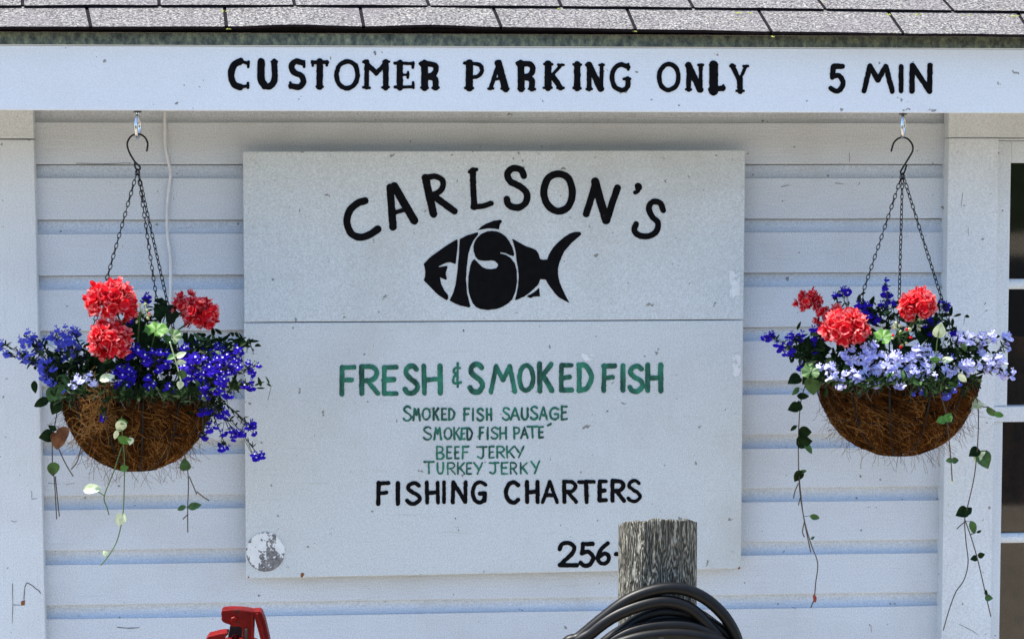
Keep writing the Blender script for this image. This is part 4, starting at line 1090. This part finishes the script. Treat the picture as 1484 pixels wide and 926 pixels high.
vine('short dark leaved vine with one brown dead leaf',
  [[(98,560),(86,585),(80,612),(76,640),(76,672),(79,700),(82,752)],[(80,690),(84,730),(86,748)],[(85,650),(95,672),(106,690)],[(118,645),(112,668),(103,680)]],
  [(60,583,24,205,'leaf_dark',0),(78,576,26,260,'leaf',1),(90,560,28,250,'leaf',1),(80,592,20,240,'leaf_dark',1),(66,632,20,190,'leaf_dark',1),(76,620,14,150,'leaf_dark',0),(84,642,22,265,'leaf_dead',1),(92,630,20,290,'leaf_dead',1),(79,636,16,240,'leaf_dead',1),(77,681,19,270,'leaf',1),(50,561,18,275,'leaf_dark',0)], -.43, seed=1)
vine('long vine with pale cream leaves hanging over the front of the coir',
  [[(176,604),(177,628),(180,660),(180,700),(178,745),(170,782),(158,804),(146,819)],[(176,648),(164,685),(151,719),(155,735),(158,746)],[(151,718),(142,712)]],
  [(174,619,17,250,'leaf_pale',1),(181,638,22,-20,'leaf_bright',0),(189,640,10,250,'leaf_pale',1),(181,678,11,20,'leaf_bright',1),(134,708,27,10,'leaf_pale',0),(174,754,17,250,'leaf_pale',1),(152,801,8,120,'leaf_pale',1),(168,630,14,260,'leaf_pale',0),(178,611,14,-10,'leaf_bright',0)], -.545, mats=('stem_green',), seed=2)
vine('short thin vine with one leaf pair hanging below the straw tuft basket beside the sign',
  [[(266,655),(271,675),(273,700),(272,735),(272,771)],[(274,690),(280,704),(285,716)],[(285,712),(295,720),(303,725)],[(272,745),(265,752)]],
  [(268,672,17,95,'leaf',1),(263,736,14,200,'leaf',0),(282,733,20,15,'leaf',0)], -.44, seed=3)
vine('pale upright vine shoot among the deep violet flowers',
  [[(246,495),(252,515),(258,535),(263,556)]],
  [(249,517,16,200,'leaf_bright',0),(262,514,16,30,'leaf_pale',0),(263,525,14,0,'leaf_pale',0),(263,545,14,250,'leaf',1),(261,559,11,260,'leaf_pale',1),(155,547,22,20,'leaf_pale',0)], -.545, mats=('leaf_pale',), seed=4, thick=.0016)
vine('long leafy vine with a red leaf at its tip, against the siding',
  [[(1186,530),(1172,548),(1162,575),(1158,610),(1157,660),(1159,710),(1166,755),(1176,790),(1185,816),(1182,845),(1180,872)],[(1158,690),(1164,745),(1175,800)],[(1157,700),(1152,712),(1150,722)],[(1160,720),(1157,732)],[(1166,755),(1163,770),(1166,778)],[(1180,868),(1175,880)]],
  [(1174,537,26,220,'leaf',0),(1150,551,20,200,'leaf_dark',1),(1168,550,18,240,'leaf_dark',1),(1153,567,15,230,'leaf',0),(1178,561,26,275,'leaf',1),(1164,574,18,0,'leaf_dark',0),(1149,591,17,200,'leaf_dark',1),(1157,587,14,80,'leaf_dark',1),(1150,620,12,215,'leaf_dark',0),(1168,626,19,-5,'leaf_dark',1),(1167,640,22,0,'leaf_dark',1),(1172,650,18,310,'leaf',0),(1156,691,18,250,'leaf_dark',1),(1164,683,11,10,'leaf',0),(1181,749,16,-15,'leaf',0),(1178,779,7,45,'leaf',0),(1181,867,12,290,'leaf_red',0)], -.43, seed=5)
vine('short thin vine ending in a small bud beside the window trim',
  [[(1362,570),(1370,595),(1374,625),(1378,665),(1380,697)]],
  [(1363,609,13,190,'leaf_bright',1),(1375,604,14,60,'leaf_bright',1),(1375,667,9,180,'leaf',1),(1385,667,10,0,'leaf',1),(1380,698,5,270,'leaf_pale',1)], -.535, seed=6)
vine('long forked vine hanging in front of the window trim',
  [[(1405,560),(1416,580),(1418,600),(1417,640),(1412,690),(1402,735),(1398,755),(1400,785),(1403,815),(1397,840),(1385,858),(1375,885),(1367,913)],[(1398,752),(1408,780),(1418,815),(1426,850),(1436,893)],[(1418,590),(1432,590),(1445,598)],[(1398,756),(1391,762),(1387,766)]],
  [(1410,586,20,220,'leaf_pale',1),(1421,588,13,30,'leaf_pale',0),(1436,597,18,310,'leaf',0),(1448,601,16,-10,'leaf_bright',0),(1411,656,17,210,'leaf_dark',1),(1427,668,26,300,'leaf',1),(1416,664,14,240,'leaf_pale',1),(1423,658,13,30,'leaf_pale',0),(1393,743,19,200,'leaf_dark',1),(1404,739,13,40,'leaf_dark',1),(1410,764,21,290,'leaf',0),(1419,770,8,20,'leaf_dark',0),(1411,809,10,190,'leaf_dark',1),(1423,804,10,10,'leaf_dark',1),(1429,858,9,100,'leaf_dark',0),(1434,866,11,-5,'leaf',1)], -.44, seed=7)
vine('variegated vine shoot with round pale leaves among the pale lilac flowers',
  [[(1350,540),(1356,515),(1358,495),(1362,475)],[(1354,522),(1366,521),(1378,519)]],
  [(1362,477,21,75,'leaf_pale',1),(1373,521,18,15,'leaf_pale',0),(1355,521,16,170,'leaf_bright',0),(1395,548,18,320,'leaf_pale',0),(1290,543,12,30,'leaf_bright',0)], -.545, mats=('stem_green',), seed=8)

# loose straw tuft on the left basket
r_ = random.Random(5); mb = MB()
for i in range(170):
    c_ = P(r_.gauss(147,9), r_.gauss(585,16), -.535+r_.gauss(0,.006)); d = Vector((r_.gauss(0,1), r_.gauss(0,.4), r_.gauss(0,.8))).normalized(); pts = [c_]; cv = Vector((r_.gauss(0,1), r_.gauss(0,.5), r_.gauss(0,1)))
    for s in range(5): d = (d+cv*.35).normalized(); c_ = c_+d*.006; pts.append(c_)
    mb.tube(pts, .0006, 3, cap=False)
for i in range(26):
    c_ = P(r_.gauss(135,8), r_.gauss(618,8), -.54); d = Vector((r_.gauss(0,1), 0, r_.gauss(0,.8))).normalized(); pts = [c_]; a = r_.uniform(-.5,.5)
    for s in range(8): d = Vector((d.x*math.cos(a)-d.z*math.sin(a), 0, d.x*math.sin(a)+d.z*math.cos(a))); c_ = c_+d*.006; pts.append(c_)
    mb.tube(pts, .0006, 3, cap=False)
mb.build('straw_tuft', M['fibre_tan'], LB[0])

# ------------------------------------------------------------------ wooden post
PY = -1.30
pl, pr_ = P(896.5, 760, PY), P(1010.5, 760, PY)
pR = (pr_.x-pl.x)/2; pcx = (pl.x+pr_.x)/2; ptop = P(953, 752.5, PY-pR).z
post = thing('wooden_post', (pcx, PY, 0), 'weathered grey round wooden post in front of the sign', 'post')
mb = MB(); NA, NZ = 72, 60; zlo = -.05
rp = random.Random(8); ph = [rp.uniform(0, 6) for _ in range(8)]
for j in range(NZ+1):
    t = j/NZ; z = ptop-(ptop-zlo)*(t**1.7)
    for i in range(NA):
        a = 2*PI*i/NA
        rr = pR*(1-.025*math.cos(4*a)) + .0008*math.sin(9*a+ph[0]+z*3)+.0006*math.sin(17*a+ph[1]+z*5*math.sin(a))
        for ca_, w_, dp in ((4.35, .035, .006), (5.25, .022, .004), (3.7, .02, .004)):
            rr -= dp*math.exp(-((a-ca_-.05*math.sin(z*18+ca_))/w_)**2)*min(1, 2*(1-t)+.3)
        if j == 0: rr -= .003+.002*math.sin(5*a)
        mb.v.append(Vector((pcx+math.cos(a)*rr, PY+math.sin(a)*rr, z+((.0012*math.sin(7*a+1)+.001*math.sin(13*a)-.27*(math.sin(a)+1)*pR)*(1-t)**3))))
for j in range(NZ):
    for i in range(NA):
        i2 = (i+1) % NA; mb.f.append([j*NA+i, (j+1)*NA+i, (j+1)*NA+i2, j*NA+i2]); mb.m.append(0)
mb.v.append(Vector((pcx, PY, ptop-.27*pR)))
for i in range(NA): mb.f.append([(i+1) % NA, len(mb.v)-1, i]); mb.m.append(0)
mb.build('post_shaft', M['post'], post, smooth=True, fixn=True)
HY = PY-pR-.035
pk = P(950, 885, PY-pR)
mb = MB(); mb.tube([pk+Vector((0,.03,-.045)), pk+Vector((0,-.05,-.040)), pk+Vector((0,-.075,-.030))], .006, 8); mb.build('peg', M['dark_iron'], post, smooth=True)

# ------------------------------------------------------------------ black hose hung on the post
o1, s_ = (780, 700), 4.097
def hz(l): return [(o1[0]+a/s_, o1[1]+b/s_) for a, b in l]
loops = [
 (hz([(150,985),(245,915),(375,808),(520,700),(660,642),(790,622),(900,640),(1000,690),(1085,765),(1140,840),(1180,930),(1205,1060)]), -.010, 1.00),
 (hz([(190,1010),(320,885),(435,800),(560,742),(690,706),(790,704),(900,740),(1000,830),(1090,950),(1130,1100)]), -.016, .92),
 (hz([(380,1080),(430,950),(510,870),(600,805),(720,762),(850,770),(970,805),(1070,860),(1160,940),(1215,1050)]), .002, .96),
 (hz([(330,1120),(400,980),(500,905),(620,862),(770,842),(900,850),(1020,895),(1100,960),(1140,1080)]), -.022, .88),
 (hz([(300,1100),(400,990),(560,925),(720,897),(860,895),(1000,918),(1110,960),(1180,1060)]), -.030, .80)]
loops += [
 (hz([(330,1120),(420,965),(520,880),(640,815),(780,790),(910,805),(1010,850),(1100,925),(1150,1090)]), .004, .90),
 (hz([(260,1110),(380,960),(520,860),(660,790),(800,748),(920,765),(1030,830),(1120,920),(1190,1080)]), .012, .95),
 (hz([(340,1150),(440,1010),(600,950),(740,930),(870,928),(1000,950),(1090,1000),(1160,1110)]), -.014, .78),
 (hz([(300,1150),(420,1020),(560,930),(700,868),(840,850),(960,862),(1060,915),(1130,990),(1200,1120)]), .016, .86)]
mb = MB(); allp = []
for li, (top, dy, sc_) in enumerate(loops):
    pts = [P(a, b, HY+dy) for a, b in top]
    a, b = pts[0], pts[-1]; cx_ = (a.x+b.x)/2; low = min(a.z, b.z)
    h_ = .34*sc_; wdt = abs(b.x-a.x)*.5
    for t in (.0, .14, .32, .5, .68, .86, 1.):
        ang = PI*t; pts.append(Vector((cx_+math.cos(ang)*wdt*(1.16-.10*math.sin(ang)), HY+dy+.01*math.sin(t*5), low-.09-math.sin(ang)*h_)))
    mb.tube(spline(pts, 7, True), .0108, 12, closed=True)
o = mb.build('garden_hose', M['rubber'], smooth=True)
tagp(o, 'thick black rubber hose coiled and hung on the wooden post', 'hose')

# ------------------------------------------------------------------ red iron hydrant head
HYD = -1.5
o1, s_ = (280, 780), 6.344
def hp(l, dy=0): return [P(o1[0]+a/s_, o1[1]+b/s_, HYD+dy) for a, b in l]
base = P(350, 926, HYD); base.z = 0
hyd = thing('yard_hydrant', base, 'worn red painted iron pump head standing in front of the siding', 'pump')
mb = MB()
mb.prism(hp([(258,676),(266,662),(340,654),(440,656),(545,670),(560,686),(560,800),(552,980),(452,980),(448,826),(424,808),(372,812),(352,806),(330,792),(290,778),(268,764),(256,744),(262,720),(256,700)])[::-1], (0, .034, 0))
head = mb.build('head', M['red_iron'], hyd, bevel=.004, fixn=True)
mb = MB()
mb.prism(hp([(548,672),(612,668),(634,688),(664,770),(694,900),(716,1010),(640,1010),(600,860)], -.004)[::-1], (0, .034, 0))
mb.prism(hp([(575,690),(600,690),(640,800),(668,930),(650,930),(610,800)], -.009)[::-1], (0, .006, 0))
lever = mb.build('lever', M['red_iron'], hyd, bevel=.003, fixn=True)
mb = MB()
mb.prism(hp([(100,990),(112,940),(140,896),(182,888),(240,872),(312,864),(326,880),(300,900),(284,950),(280,990)], -.006)[::-1], (0, .034, 0))
mb.build('spout', M['red_iron'], hyd, bevel=.006, fixn=True)
mb = MB(); c_ = hp([(374,742)])[0]
vs = []
for yy_, rr in ((0, .0058), (-.005, .0058), (-.007, .0045)):
    for i in range(6): vs.append(c_+Vector((math.cos(i*PI/3+.3)*rr, yy_, math.sin(i*PI/3+.3)*rr)))
mb.add(vs, [(i, (i+1) % 6, (i+1) % 6+6, i+6) for i in range(6)]+[(i+6, (i+1) % 6+6, (i+1) % 6+12, i+12) for i in range(6)]+[list(range(12,18))])
bolt = mb.build('bolt', M['red_iron'], head, fixn=True)
mb = MB(); mb.prism(hp([(536,668),(556,672),(556,960),(536,960)], -.0045)[::-1], (0, .004, 0)); mb.build('rib', M['red_iron'], head, bevel=.0015, fixn=True)
mb = MB(); mb.prism(hp([(474,830),(500,830),(500,960),(474,960)], -.0035)[::-1], (0, .003, 0)); mb.build('rib', M['dark_iron'], head, bevel=.001, fixn=True)
mb = MB(); a = hp([(388,960)], .02)[0]; b = hp([(388,900)], .02)[0]; e_ = hp([(388,878)], .02)[0]
mb.tube([a, b, e_.lerp(b, .4), e_], [.0065,.0065,.0055,.002], 10); mb.build('plunger_rod', M['red_iron'], hyd, smooth=True)
mb = MB(); mb.prism(hp([(340,800),(448,800),(448,1000),(300,1000)], .044)[::-1], (0, .006, 0)); mb.build('cavity_shade', M['dark_iron'], hyd, fixn=True)  # dark plate put behind the opening to give the cavity its shade
mb = MB(); q = hp([(420,960)], .022)[0]
mb.tube([Vector((q.x, q.y, -.02)), Vector((q.x, q.y, q.z-.03))], .024, 16)
mb.tube([Vector((q.x, q.y, q.z-.07)), Vector((q.x, q.y, q.z+.005))], .033, 16)
mb.build('riser_pipe', M['red_iron'], hyd, smooth=False, fixn=True)
